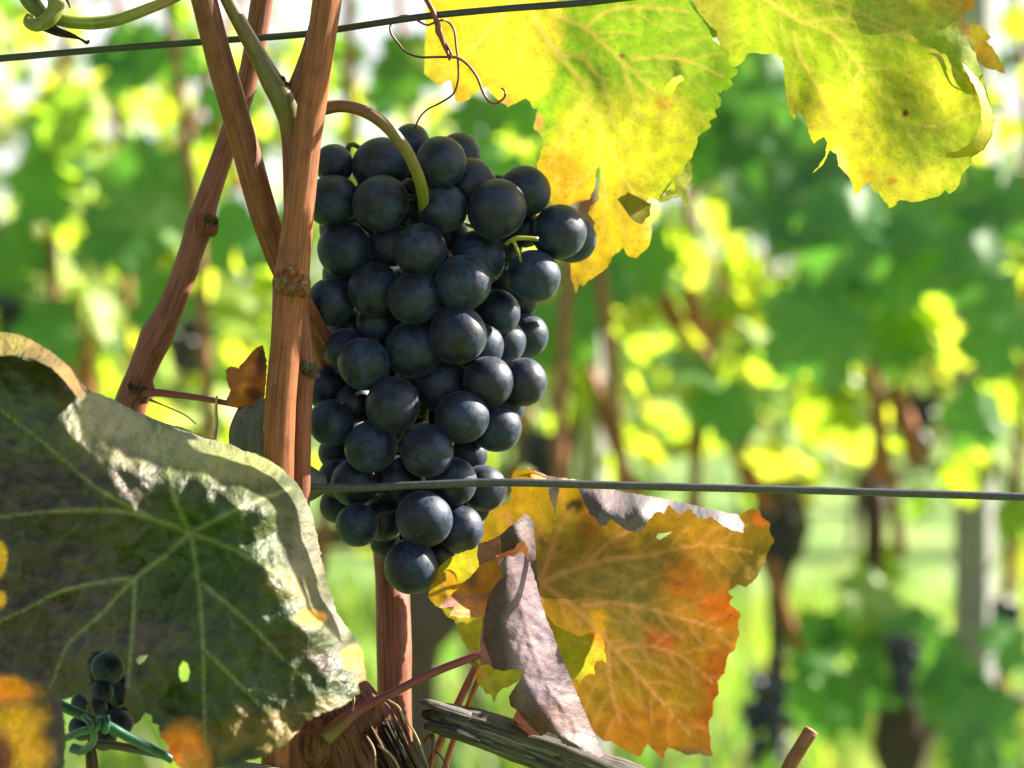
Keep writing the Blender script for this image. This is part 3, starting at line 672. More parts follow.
B_vein = [[(540, -8), (560, 16), (585, 28), (615, 55), (640, 78), (668, 105), (685, 142)], [(586, 27), (608, 11), (640, 7), (688, 12)], [(620, 58), (632, 90), (642, 122)], [(632, 60), (660, 57), (690, 62), (722, 76)], [(664, 102), (685, 104), (708, 126)],
          [(520, -8), (545, 35), (560, 54), (585, 60), (605, 90), (615, 125)], [(556, 54), (582, 82), (587, 105), (600, 140), (603, 170)], [(586, 105), (566, 135), (548, 165)], [(590, 108), (612, 150), (638, 205), (645, 240)], [(602, 160), (585, 178), (560, 195)], [(603, 170), (605, 215), (585, 270)], [(520, -8), (490, 30), (460, 60), (440, 80)]]
B_dep = [(430, -40, 36), (430, 70, 40), (458, 98, 38), (500, 60, 30), (510, 0, 22), (555, 60, 18), (550, -40, 14), (530, 105, 27), (600, 60, 20), (590, 105, 18), (545, 170, 28), (600, 190, 27), (575, 290, 40), (640, 250, 38), (640, 200, 26), (690, 150, 20), (660, 100, 16), (735, 70, 16), (640, 10, 14), (690, -20, 10), (720, 45, 12)]
YG = (.21, .37, .02)
B_blob = [(480, 40, 75, 75, (.50, .45, .03), 1.0), (600, 215, 60, 95, (.66, .42, .02), .9), (560, 180, 30, 26, (.56, .30, .015), .8), (650, 140, 60, 50, (.60, .56, .03), .85), (590, 260, 30, 30, (.60, .38, .02), .8), (600, 120, 40, 40, (.48, .50, .03), .7), (450, 88, 18, 18, (.42, .22, .02), .7), (438, 75, 14, 20, (.40, .34, .03), .7), (455, 45, 16, 40, (.70, .38, .02), .5),
          (664, 104, 10, 7, (.5, .22, .02), .7), (685, 62, 9, 5, (.5, .2, .02), .7), (628, 200, 22, 18, (.25, .22, .02), .8), (505, 104, 8, 6, (.6, .2, .1), .7), (537, 122, 5, 10, (.6, .2, .1), .7), (584, 207, 12, 6, (.16, .03, .01), .9), (676, 67, 3.6, 9, (.02, .012, .008), 1.0), (622, 55, 2.8, 2.8, (.03, .02, .01), 1.0), (700, 40, 40, 40, (.24, .36, .03), .6), (575, 285, 10, 12, (.4, .2, .03), .7), (652, 222, 6, 20, (.66, .56, .3), .5)]
t = leaf_thing('grape_leaf', 'backlit yellow-green leaf with a chewed hole hanging above the bunch', (540, -8, 30))
b = MB(); patch(b, B_out, B_dep, YG, B_blob, B_vein, [[(664, 94), (666, 86), (672, 79), (681, 75), (684, 80), (677, 84), (673, 92), (668, 96)]], 3.0, -.3, 2.2, 21, .45, .55, veinmax=1.0, doff=14)
# tips curl over
patch(b, [(657, 200), (664, 195), (669, 187), (675, 182), (684, 170), (690, 160), (692, 166), (692, 176), (686, 188), (690, 204), (686, 207), (680, 196), (672, 199), (662, 202)], [(657, 200, 26), (675, 182, 24), (690, 160, 21), (692, 176, 30), (688, 204, 36), (672, 199, 31)], (.5, .5, .12), (), (), (), 3, 0, 2, 22, .5, .6, doff=14)
patch(b, [(617, 200), (628, 192), (640, 198), (651, 204), (650, 215), (642, 224), (634, 222), (624, 208)], [(617, 200, 22), (640, 198, 24), (651, 204, 23), (642, 224, 21), (630, 210, 20)], (.24, .23, .02), (), (), (), 3, 0, 2, 23, .4, .5, doff=14)
b.build('blade', M['leafB'], t)
b = MB(); tube(b, [(540, -8, 29, 4), (500, -40, 22, 4.5), (440, -70, 0, 5), (340, -80, -14, 6)], (.30, .17, .06), 10, .002); b.build('leaf_stalk', M['stalk'], t)

# --- C: yellow leaf at the top right
C_out = [(684, -45), (690, -5), (698, 12), (712, 28), (720, 45), (730, 52), (728, 62), (734, 67), (740, 65), (744, 60), (746, 55), (752, 53), (766, 54), (776, 53), (782, 58), (785, 80), (787, 104), (789, 112), (794, 119), (797, 113), (799, 110), (804, 118), (808, 128), (811, 138), (814, 143), (819, 139), (824, 137), (827, 143), (825, 156), (818, 167), (812, 173), (822, 166), (830, 150), (836, 154), (840, 168), (850, 178), (855, 196), (859, 192), (865, 185), (869, 182), (874, 191), (879, 193), (884, 201), (889, 208), (894, 206), (900, 200), (915, 202), (930, 199), (940, 195), (945, 190), (949, 194), (955, 190), (960, 182), (961, 176), (967, 169), (971, 164), (972, 158), (984, 150), (991, 137), (994, 120), (990, 104), (987, 92), (983, 75), (976, 56), (966, 37), (970, 33), (966, 24), (961, 14), (966, 13), (974, 8), (974, 2), (976, -45)]
C_vein = [[(740, -25), (765, -2), (800, 21), (835, 36), (862, 70), (890, 105), (910, 135), (940, 190)], [(805, 22), (840, 19), (880, 29), (915, 41)], [(745, -30), (820, -2), (846, 6), (880, 22), (920, 42), (950, 66), (975, 92), (981, 112)], [(794, 32), (800, 55), (820, 92), (828, 130)], [(862, 70), (855, 82), (855, 150)], [(862, 67), (900, 72), (950, 96)], [(905, 124), (940, 128), (964, 145)]]
C_dep = [(690, -30, 2), (720, 45, 8), (745, 60, 4), (740, -25, -8), (780, 55, -4), (790, 115, 0), (815, 142, 3), (860, 190, 2), (890, 205, 4), (950, 192, 0), (970, 160, -3), (992, 125, -2), (985, 80, 0), (970, 30, 0), (975, -40, -2), (880, 22, -8), (920, 42, -6), (960, 78, -6), (862, 70, -6), (900, 100, 0), (930, 80, 2), (820, 90, 2), (900, 0, -4), (850, 140, -1), (955, 120, 2)]
C_blob = [(845, 150, 60, 60, (.66, .60, .03), .9), (800, 120, 40, 35, (.58, .50, .03), .7), (900, 185, 50, 22, (.56, .50, .04), .8), (960, 5, 26, 20, (.36, .14, .015), .9), (968, 28, 10, 18, (.4, .14, .02), .8), (708, 20, 32, 46, (.20, .20, .03), .9), (925, 100, 45, 40, (.36, .37, .025), .7), (905, 113, 3, 3, (.12, .012, .006), 1.0), (893, 182, 4, 4, (.55, .25, .02), .8), (920, 10, 40, 24, (.42, .40, .03), .7), (868, 178, 8, 6, (.6, .3, .02), .6), (838, 168, 10, 20, (.62, .46, .2), .7)]
t = leaf_thing('grape_leaf', 'yellow leaf with curled right edge hanging at the upper right', (740, -25, 10))
b = MB(); patch(b, C_out, C_dep, (.27, .37, .02), C_blob, C_vein, (), 3.0, -.3, 2.1, 31, .4, .45, veinmax=1.0, doff=18)
patch(b, [(962, 62), (974, 74), (982, 84), (988, 100), (994, 119), (992, 136), (984, 150), (972, 156), (958, 158), (945, 157), (947, 153), (958, 151), (968, 145), (976, 135), (981, 122), (981, 106), (977, 92), (970, 79)], None, (.44, .40, .03), (), (), (), 2.5, 0, 2, 32, .3, .3, doff=18,
      dfun=lambda x, y: tps([(962, 62, -7), (982, 84, -1), (994, 119, -2), (984, 150, -3), (972, 156, -5), (945, 157, -8), (968, 145, -9), (981, 115, -8), (975, 88, -8)], x, y))
patch(b, [(966, 26), (972, 24), (980, 25), (986, 30), (991, 38), (986, 41), (992, 47), (998, 56), (1003, 66), (1006, 73), (1002, 74), (996, 70), (985, 68), (978, 60)], [(966, 26, 1), (985, 68, 1), (991, 38, 2), (1006, 73, 1), (990, 55, 2)], (.46, .34, .03), [(985, 50, 14, 14, (.5, .26, .02), .7)], (), (), 2.5, -.5, 2, 33, .3, .3, doff=18)
b.build('blade', M['leafB'], t)
b = MB(); tube(b, [(740, -25, 15, 4), (700, -60, 15, 4.5), (560, -90, 4, 5), (345, -95, -16, 6)], (.33, .17, .06), 10, .002); b.build('leaf_stalk', M['stalk'], t)

# --- D: orange autumn leaf behind, right of the bunch
D_out = [(511, 480), (514, 471), (528, 468), (536, 472), (548, 477), (562, 479), (576, 481), (590, 487), (620, 492), (650, 497), (680, 503), (710, 510), (736, 516), (744, 512), (752, 508), (759, 511), (763, 518), (770, 524), (769, 531), (774, 541), (768, 550), (765, 562), (756, 578), (748, 587), (738, 585), (728, 592), (733, 597), (729, 604), (733, 608), (741, 613), (738, 622), (739, 634), (735, 650), (727, 656), (725, 672), (718, 682), (719, 694), (713, 701), (713, 716), (708, 721), (710, 740), (712, 757), (700, 754), (688, 756), (678, 750), (668, 747), (662, 761), (656, 752), (647, 744), (640, 757), (630, 753), (622, 748), (612, 742), (603, 740), (590, 727), (562, 694), (540, 664), (525, 642), (510, 622), (500, 600), (490, 575), (480, 552), (481, 535), (484, 522), (492, 510), (510, 500)]
D_vein = [[(540, 583), (548, 560), (560, 527), (573, 509)], [(540, 583), (580, 567), (620, 558), (645, 556), (700, 545), (752, 552)], [(585, 565), (608, 543), (628, 531)], [(540, 583), (575, 608), (615, 650), (660, 700), (692, 737)], [(583, 606), (615, 603), (660, 612), (722, 630)], [(615, 650), (642, 645), (680, 656), (712, 682)], [(608, 645), (610, 680), (620, 722)], [(540, 583), (520, 545), (505, 510)], [(540, 583), (545, 630), (575, 690)]]
D_dep = [(540, 583, 30), (511, 480, 40), (576, 481, 34), (680, 503, 32), (744, 514, 30), (774, 541, 42), (740, 590, 38), (640, 560, 38), (735, 640, 44), (650, 640, 42), (712, 755, 54), (640, 755, 54), (560, 690, 46), (490, 560, 42), (600, 620, 36), (600, 520, 40), (680, 540, 42)]
D_blob = [(640, 610, 70, 50, (.27, .20, .05), .8), (700, 640, 50, 60, (.35, .165, .016), .75), (650, 735, 80, 30, (.36, .15, .016), .85), (720, 600, 22, 22, (.50, .12, .01), .8), (735, 560, 40, 30, (.31, .18, .02), .8), (540, 500, 40, 40, (.50, .36, .015), .8), (575, 650, 45, 55, (.40, .24, .03), .8), (660, 640, 18, 14, (.42, .09, .03), .7), (600, 622, 9, 16, (.62, .34, .01), .8), (720, 700, 20, 50, (.40, .08, .012), .8), (497, 530, 18, 22, (.54, .44, .02), .8), (760, 516, 12, 10, (.62, .14, .02), .9), (680, 575, 26, 20, (.52, .16, .012), .7), (590, 520, 14, 20, (.44, .12, .02), .5), (575, 506, 10, 10, (.03, .02, .015), .95), (690, 758, 26, 8, (.12, .09, .09), .8), (740, 640, 10, 20, (.6, .22, .02), .6)]
t = leaf_thing('grape_leaf', 'orange-brown autumn leaf with folded grey upper rim under the wire', (540, 583, 30))
b = MB(); patch(b, D_out, D_dep, (.30, .185, .02), D_blob, D_vein, [[(656, 538), (658, 534), (665, 533), (672, 532), (666, 536), (660, 540)]], 3.2, -.3, 2.3, 41, .5, .6)
b.build('blade', M['leafD'], t)
b = MB()
FL = (.10, .092, .10)
patch(b, [(576, 481), (590, 486), (620, 491), (650, 496), (680, 502), (710, 509), (738, 515), (744, 524), (744, 533), (735, 531), (722, 526), (712, 517), (704, 519), (697, 517), (690, 508), (684, 512), (680, 514), (673, 509), (668, 505), (664, 514), (657, 511), (650, 519), (643, 531), (634, 532), (626, 530), (618, 524), (611, 518), (606, 525), (601, 527), (596, 519), (590, 515), (584, 502), (578, 490)], None, FL, [(600, 505, 24, 18, (.10, .07, .075), .7), (640, 522, 20, 10, (.09, .07, .08), .6)], (), (), 2.6, 0, 2, 42, .4, .9,
      dfun=lambda x, y: tps([(576, 481, 33), (620, 491, 32.5), (680, 502, 31.5), (740, 514, 30), (744, 533, 17), (712, 520, 15), (684, 512, 21), (664, 514, 19), (640, 532, 12), (602, 527, 13), (584, 502, 22), (600, 503, 15), (640, 508, 14), (720, 516, 19)], x, y))
patch(b, [(528, 468), (536, 471), (548, 476), (562, 478), (578, 480), (574, 486), (560, 484), (557, 500), (555, 514), (551, 502), (547, 486), (538, 482), (532, 478)], [(528, 468, 39), (548, 476, 36), (578, 480, 33), (560, 484, 27), (555, 514, 24), (538, 482, 30)], (.2, .17, .13), [(534, 474, 9, 9, (.4, .16, .05), .9)], (), (), 2.6, 0, 2, 43, .3, .5)
b.build('folded_rim', M['leafE'], t)
b = MB(); tube(b, [(540, 583, 31, 3.5), (520, 610, 30, 3.5), (480, 660, 26, 4), (446, 730, 22, 4), (425, 775, 18, 4.2), (410, 810, 12, 5)], (.30, .075, .05), 10, .002); b.build('leaf_stalk', M['stalk'], t)

# --- F: small yellow leaf just behind the curled one
t = leaf_thing('grape_leaf', 'small ragged yellow leaf half hidden behind the curled purple leaf', (470, 660, 14))
F_out = [(428, 597), (432, 582), (440, 566), (452, 556), (466, 551), (480, 547), (500, 560), (530, 590), (546, 615), (556, 626), (568, 632), (580, 636), (590, 633), (600, 635), (604, 642), (605, 652), (607, 664), (602, 660), (597, 661), (593, 668), (595, 675), (588, 674), (581, 680), (580, 686), (577, 679), (566, 678), (552, 676), (535, 672), (520, 680), (510, 686), (500, 690), (497, 698), (494, 703), (490, 694), (486, 694), (483, 688), (478, 685), (475, 674), (480, 666), (472, 656), (462, 640), (454, 620), (446, 616), (442, 608), (436, 606)]
b = MB(); patch(b, F_out, [(428, 597, 16), (470, 550, 10), (500, 600, 16), (475, 650, 16), (495, 700, 8), (546, 615, 20), (600, 635, 12), (607, 664, 8), (575, 680, 16), (560, 650, 22), (520, 660, 20)], (.50, .46, .025), [(440, 590, 18, 16, (.58, .28, .015), .8), (450, 580, 8, 14, (.6, .22, .01), .6), (597, 642, 9, 8, (.55, .18, .012), .9), (596, 662, 6, 5, (.5, .08, .01), .9), (478, 675, 5, 7, (.65, .18, .01), .9), (490, 690, 14, 14, (.45, .46, .03), .8), (575, 660, 22, 20, (.44, .44, .03), .7)],
      [[(470, 660), (455, 610), (440, 575)], [(470, 660), (478, 610), (470, 560)], [(470, 660), (530, 645), (575, 640), (600, 650)], [(470, 660), (488, 680), (494, 700)], [(470, 655), (540, 660), (580, 672)]], (), 2.6, -.7, 1.9, 51, .4, 1.0, sgap=18, sln=30)
b.build('blade', M['leafB'], t)
b = MB(); tube(b, [(470, 660, 15, 2.8), (480, 672, 20, 3), (470, 700, 26, 3), (452, 745, 24, 3.4), (436, 800, 16, 4)], (.36, .12, .05), 10, .002); b.build('leaf_stalk', M['stalk'], t)

# --- E: curled purple leaf on the dead wood
t = leaf_thing('grape_leaf', 'dry curled purple leaf rolled up against the grey dead wood', (500, 655, -6))
b = MB(); PUR = (.055, .030, .042)
patch(b, [(478, 544), (490, 540), (502, 534), (514, 523), (524, 514), (530, 517), (534, 524), (535, 540), (536, 560), (538, 585), (543, 610), (530, 600), (512, 580), (500, 575), (480, 570), (477, 556)], [(478, 544, 4), (524, 514, 0), (535, 540, 6), (541, 605, 12), (500, 570, 4), (505, 545, -1), (520, 540, -3)], (.060, .036, .036), [(490, 550, 20, 12, (.05, .04, .034), .7), (528, 530, 7, 26, (.12, .09, .10), .8)], (), (), 2.6, 0, 2, 61, .4, .9)
patch(b, [(439, 608), (448, 598), (460, 586), (470, 577), (479, 566), (488, 562), (497, 556), (502, 566), (505, 578), (496, 588), (490, 602), (486, 618), (474, 617), (462, 618), (449, 615), (455, 606), (446, 608)], [(439, 608, -14), (470, 577, -6), (500, 560, 0), (490, 600, 4), (484, 617, 2), (452, 614, -10), (475, 597, 2)], (.34, .13, .012), [(445, 603, 14, 12, (.14, .05, .03), .9), (474, 578, 8, 12, (.10, .05, .05), .8), (485, 570, 10, 10, (.46, .18, .012), .7)], [[(490, 595), (465, 598), (445, 606)]], (), 2.6, 0, 2, 62, .4, .8)
# orange lip of the tip
patch(b, [(495, 556), (505, 552), (514, 549), (518, 543), (524, 541), (528, 548), (528, 562), (524, 560), (521, 552), (515, 558), (505, 559)], [(495, 556, -8), (515, 549, -10), (524, 541, -8), (528, 562, -9), (505, 559, -11)], (.52, .16, .03), (), (), (), 2.2, 0, 2, 63, .2, .3)
E_out = [(496, 557), (505, 556), (514, 556), (521, 551), (527, 558), (531, 566), (537, 585), (542, 605), (548, 622), (556, 642), (564, 662), (572, 682), (580, 700), (589, 722), (597, 740), (604, 756), (599, 758), (590, 752), (581, 750), (572, 747), (563, 744), (556, 735), (548, 732), (541, 736), (530, 735), (521, 736), (515, 728), (513, 718), (516, 710), (510, 706), (509, 696), (514, 688), (521, 678), (523, 671), (515, 669), (504, 671), (494, 669), (489, 664), (480, 665), (480, 650), (481, 635), (483, 620), (486, 606), (489, 594), (495, 585), (503, 577), (499, 566)]
def e_dep(x, y):
    t_ = (y - 556) / 200.0; ky = [540, 556, 600, 640, 680, 700, 735, 756]
    ax = np.interp(y, ky, [512, 512, 514, 518, 533, 546, 568, 600]); hw = np.interp(y, ky, [14, 16, 27, 37, 35, 35, 28, 14])
    u = (x - ax) / np.maximum(hw, 6) + .42
    return -22 + np.where(u < 0, 11 * u * u, 9.0 * np.sqrt(u * u + .03) - 1.56) + 10 * t_
patch(b, E_out, None, PUR, [(492, 640, 14, 34, (.055, .034, .052), .9), (545, 720, 40, 18, (.085, .035, .032), .7), (530, 640, 22, 70, (.17, .12, .155), .9), (575, 720, 24, 30, (.14, .09, .09), .7), (505, 568, 14, 10, (.12, .09, .11), .7)], [[(512, 560), (522, 610), (545, 680), (590, 745)]], (), 2.4, 1.0, 1.8, 64, .35, .7, dfun=e_dep, sgap=14, sln=34, veinmax=.6)  # pale mauve band paints the sunlit side of the roll into the colour
b.build('blade', M['leafE'], t)
b = MB(); tube(b, [(325, 738, -14, 9), (345, 720, -14, 8), (362, 708, -13, 6), (385, 697, -12, 4.6), (430, 674, -9, 4.2), (478, 655, -8, 4.2), (488, 651, -5, 4)], None, 12, .0015, colf=lambda s: (.14 + .02 * s, .10 - .075 * min(1, s * 5), .03 + .01 * s)); b.build('leaf_stalk', M['stalk'], t)

# --- small dry leaf behind the main cane
t = leaf_thing('grape_leaf', 'small dry leaf with orange tip rolled up behind the main cane', (240, 405, 4))
b = MB()
patch(b, [(224, 405), (230, 392), (234, 378), (240, 366), (248, 357), (256, 348), (263, 345), (265, 352), (267, 366), (266, 384), (264, 398), (256, 404), (246, 406), (238, 408)], [(224, 405, 6), (240, 366, 4), (262, 346, 2), (266, 385, 8), (250, 385, -3), (240, 406, 2)], (.30, .09, .012), [(246, 388, 9, 9, (.46, .19, .015), .9), (254, 392, 9, 8, (.10, .022, .012), .9), (262, 362, 5, 14, (.09, .025, .02), .9), (250, 370, 6, 7, (.48, .2, .02), .8), (232, 398, 8, 8, (.16, .05, .03), .8)], (), (), 2.2, 0, 2, 71, .4, .6)
patch(b, [(226, 370), (231, 366), (238, 368), (240, 375), (236, 384), (230, 390), (227, 382)], [(226, 370, 8), (238, 368, 6), (230, 390, 6)], (.26, .09, .015), (), (), (), 2.2, 0, 2, 72, .3, .3)
tube(b, [(258, 396, 6, 8), (252, 412, 6, 12), (246, 436, 7, 15), (250, 462, 10, 17), (276, 482, 16, 18), (306, 484, 17, 17), (326, 484, 18, 8)], (.12, .12, .10), 40, .0007, .22, .30, 5)
b.build('blade', M['leafE'], t)
b = MB(); tube(b, [(140, 392, 16, 5), (160, 393, 14, 4), (200, 398, 10, 3.2), (242, 406, 4, 3)], (.17, .03, .028), 10, .0015); b.build('leaf_stalk', M['stalk'], t)

# ------------------------------------------------------------------ canes
CB = (.232, .081, .030); CP = (.32, .13, .085); CG = (.115, .125, .022); CD = (.155, .056, .023)
def cane(label, pts, col, knots=(), seed=0, colf=None, kcol=(.12, .07, .04), mat='cane', name='vine_cane', n=26):
    root = tag(empty(name, P(*pts[len(pts) // 2][:3])), label, 'cane')
    b = MB(); tube(b, pts, col, n, .0011, .022, .03, seed, colf=colf); b.build('stem', M[mat], root)
    for kx, ky, kd, kr, kind in knots:
        b = MB(); r = np.random.default_rng(seed + int(kx))
        kk = S * (F0 + kd * .001) / F0
        tube(b, [(kx - kr * .1, ky + kr * .75, kd, kr * .93), (kx, ky + kr * .3, kd, kr * 1.10), (kx + kr * .03, ky - kr * .2, kd, kr * 1.12), (kx + kr * .1, ky - kr * .75, kd, kr * .93)], np.array(col if colf is None else colf(.5)) * .85, 22, .0006, .05, .10, seed + 2, cap=False)
        for q in range(7):
            a = r.uniform(-.9, .9) + (0.9 if kind == 'right' else 0); rad = kr * 1.02
            c = np.array(P(kx + rad * math.sin(a), ky + r.uniform(-.45, .3) * kr, kd - .3 * rad * math.cos(a)))
            ball(b, c, kr * kk * r.uniform(.18, .36), np.array(kcol) * r.uniform(.6, 1.5), 2, (1, 1, r.uniform(.6, 1.2)), .4, q + seed)
        b.build('knot', M['wood'], root)
    return root
main = cane('thick upright reddish brown cane in front, left of the bunch', [(332, -45, -18, 15), (327, 0, -18, 14.5), (316, 75, -18, 14.3), (306, 150, -18, 14.2), (299, 210, -18, 15), (294, 258, -18, 16.5), (291, 284, -18, 18), (288, 312, -18, 16.2), (285, 350, -18, 15.2), (280, 410, -18, 15.4), (278, 500, -18, 15), (276, 640, -18, 14.5), (275, 768, -18, 14.5), (274, 830, -18, 15)], CB, [(291, 284, -18.5, 17, 'front'), (284, 279, -20, 9, 'front'), (293, 271, -22, 7, 'front'), (301, 289, -21, 8, 'right')], 101, kcol=(.30, .20, .10))
c2 = cane('thinner cane half hidden behind the thick front cane', [(333, -40, -6, 8), (322, 10, -6, 9), (310, 55, -7, 9.5), (297, 92, -8, 11), (290, 110, -8, 12), (291, 150, -8, 9), (294, 230, -8, 9.5), (298, 310, -8, 11), (301, 350, -8, 13), (302, 372, -8, 14.5), (301, 395, -8, 12), (300, 440, -8, 11), (299, 500, -8, 11), (294, 600, -8, 11), (290, 700, -8, 12), (300, 790, -6, 14)], (.185, .066, .034), [(303, 371, -8, 13, 'right')], 103, kcol=(.13, .10, .07))
b = MB(); tube(b, [(291, 140, -8, 8), (290, 124, -8.5, 11), (287, 110, -9, 13), (282, 97, -9.5, 13.5), (272, 82, -10, 11.5), (262, 63, -11, 9.6), (245, 32, -12, 8), (226, -4, -13, 7.2), (212, -40, -14, 7)], None, 20, .0011, .03, .03, 105, colf=lambda s: tuple(np.array((.16, .07, .03)) * max(0, 1 - s * 6) + np.array((.085 + .05 * s, .095 - .02 * s, .014)) * min(1, s * 6))); b.build('green_shoot', M['stalk'], c2)
b = MB(); tube(b, [(281, 84, -11, 5), (283, 79, -11, 3), (281, 76, -11, 1)], (.03, .02, .015), 10, .0004, .1, .2, 3); tube(b, [(286, 86, -11, 5), (289, 83, -11, 2)], (.03, .02, .015), 10, .0004, .1, .2, 4); b.build('bud', M['wood'], c2)
cane('left brown cane slanting down and crossing behind the thick cane', [(193, -45, -16, 13), (203, -5, -14, 13), (217, 50, -12, 13.5), (233, 105, -9, 14), (246, 150, -6, 14), (260, 200, -3, 14), (276, 250, 2, 13), (298, 298, 10, 12), (318, 335, 22, 12), (345, 400, 52, 13), (374, 490, 58, 14.5), (390, 560, 46, 16), (394, 640, 34, 17.5), (395, 720, 28, 17), (398, 830, 26, 18)], None, [], 107, colf=lambda s: tuple(np.array(CD) * (1 - s) + np.array((.26, .085, .055)) * s))
cane('far left brown cane slanting down to the big leaf', [(272, -45, 18, 11), (262, 0, 18, 11), (255, 45, 19, 10.5), (245, 90, 20, 10.5), (232, 130, 20, 10.5), (216, 175, 20, 11), (206, 205, 20, 12), (200, 226, 20, 14.5), (194, 244, 20, 12.5), (182, 280, 20, 12.5), (169, 312, 20, 13.5), (157, 336, 20, 16.5), (150, 352, 20, 15), (140, 376, 20, 14), (132, 400, 20, 16), (122, 440, 20, 16), (118, 520, 18, 16)], None, [(203, 224, 19.5, 13.5, 'right'), (138, 388, 19, 14, 'front')], 109, colf=lambda s: tuple(np.array((.17, .062, .045)) * (1 - s) + np.array((.20, .068, .040)) * s), kcol=(.055, .045, .018))
# cut stub at the lower right
t = tag(empty('vine_cane', P(800, 750, 0)), 'short cut brown cane stub at the bottom edge right of orange leaf', 'cane')
b = MB(); tube(b, [(776, 800, 2, 7.5), (790, 766, 0, 7.5), (801, 747, -1, 7.2), (811, 731, -2, 7.5)], (.20, .085, .05), 18, .001, .04, .03, 111); b.build('stem', M['cane'], t)
b = MB(); c = P(811.6, 730.2, -2); tube(b, [(810.8, 731.4, -2, 6.8), (811.8, 729.8, -2, 6.6)], (.42, .24, .16), 18, .0003, .03, .0, 1); b.build('cut_end', M['wood'], t)

# shoot at the top left
t = tag(empty('vine_shoot', P(110, 20, -4)), 'curling green and pink shoot at the top left corner', 'shoot')
b = MB(); tube(b, [(205, -22, -4, 5), (178, -4, -4, 5), (150, 8, -4, 5.5), (120, 19, -4, 6), (95, 23, -4, 6.5), (72, 22, -4, 6.5), (55, 18, -3, 7)], None, 18, .001, .03, .02, 113, colf=lambda s: tuple(np.array((.38, .14, .10)) * max(0, 1 - s * 1.8) + np.array((.17, .20, .035)) * min(1, s * 1.8))); b.build('stem', M['stalk'], t)
b = MB(); tube(b, [(50, -25, -9, 9), (56, -5, -10, 9), (56, 8, -11, 8.5), (48, 20, -12, 8), (36, 25, -11, 7), (28, 22, -9, 5), (30, 16, -8, 4)], (.15, .16, .028), 18, .0008, .04, .04, 115)
tube(b, [(22, -20, -2, 10), (30, 0, -3, 9), (42, 14, -4, 7), (56, 24, -4, 5)], (.085, .11, .022), 16, .001, .06, .08, 116); b.build('curl', M['stalk'], t)
b = MB(); tube(b, [(44, 25, -5, 6), (58, 32, -6, 4.5), (72, 36, -6, 3), (80, 39, -6, 1.5), (87, 43, -6, 2.2), (89, 40, -6, 1.2)], (.035, .022, .018), 12, .0006, .15, .25, 117); tube(b, [(62, -8, -5, 3), (68, 2, -6, 1.5), (70, 8, -6, .8)], (.06, .04, .02), 8, .0006, .1, .1, 4); b.build('withered_tip', M['wood'], t)

# tendrils
t = tag(empty('tendril', P(448, 55, 0)), 'brown curling tendril twisted round the upper wire above the bunch', 'tendril')
TB = (.17, .055, .028)
b = MB(); tube(b, [(412, -30, 2, 3), (424, -5, 1, 2.8), (434, 14, -1, 2.6), (439, 30, -1, 3.0), (444, 45, 0, 2.2), (450, 58, 0, 1.6)], TB, 10, .0008, .05, .06, 1); tube(b, [(438, 18, 1, 1.6), (437, 32, 1, 1.6), (446, 44, 0, 1.5), (451, 54, -1, 1.4), (449, 60, 0, 1.3)], TB, 8, .0008, .02, .05, 2); b.build('stem', M['tendril'], t)
b = MB(); tube(b, [(450, 57, 0, 1.3), (436, 57, 0, 1.3), (420, 57, 0, 1.3), (406, 52, 1, 1.2), (398, 43, 2, 1.2), (391, 33, 2, 1.2), (391, 24, 3, 1.2), (399, 17, 3, 1.2), (410, 16, 1, 1.1), (420, 22, -3, 1.1), (428, 25, -3, 1.1), (438, 21, -2, 1.2), (447, 21, 2, 1.2), (454, 30, 2, 1.2), (456, 45, 1, 1.2), (458, 62, 0, 1.1), (458, 80, 0, 1.1), (453, 94, 1, 1.1), (440, 103, 2, 1.1), (428, 109, 3, 1.0), (420, 117, 5, 1.0), (415, 128, 8, .9)], (.085, .04, .022), 8, .0008, .0, .03, 3); b.build('loop', M['tendril'], t)
b = MB(); tube(b, [(450, 57, 0, 1.6), (458, 58, 0, 1.5), (468, 65, 0, 1.4), (477, 77, 0, 1.4), (483, 92, 0, 1.4), (489, 101, 0, 1.3), (496, 103, 0, 1.3), (504, 98, 0, 1.2), (505, 91, 1, 1.1), (501, 88, 1, .9)], TB, 8, .0008, .0, .03, 4); b.build('curl', M['tendril'], t)
b = MB(); tube(b, [(217, 396, 6, 1.2), (216, 410, 6, 1.6), (217, 424, 6, 1.4), (215, 436, 4, 1.8), (214, 446, 2, 1.2)], (.42, .33, .17), 8, .0008, .05, .1, 5)
tube(b, [(150, 400, 8, 1.5), (165, 406, 2, .8), (185, 415, -6, .7), (196, 424, -10, .6)], (.07, .06, .03), 6, .0008, .0, .1, 6)
o = b.build('tendril', M['tendril'], None, P(216, 420, 6)); tag(o, 'pale dry thread of tendril hanging above the big leaf', 'tendril')
b = MB(); tube(b, [(425, 742, 4, 2.4), (432, 735, 3, 2.2), (433, 752, 2, 1.6), (429, 775, 2, 1.4)], (.12, .06, .03), 8, .0008, .0, .1, 7)
tube(b, [(432, 750, 2, .9), (440, 755, 1, .8), (447, 768, 0, .8), (452, 784, 0, .8)], (.03, .022, .016), 6, .0008, .0, .1, 8); tube(b, [(412, 742, 0, 1), (420, 757, 0, .9), (432, 775, 0, .8)], (.05, .03, .02), 6, .0008, .0, .1, 9)
o = b.build('tendril', M['tendril'], None, P(432, 750, 2)); tag(o, 'thin dark tendrils under the broken end of the dead wood', 'tendril')

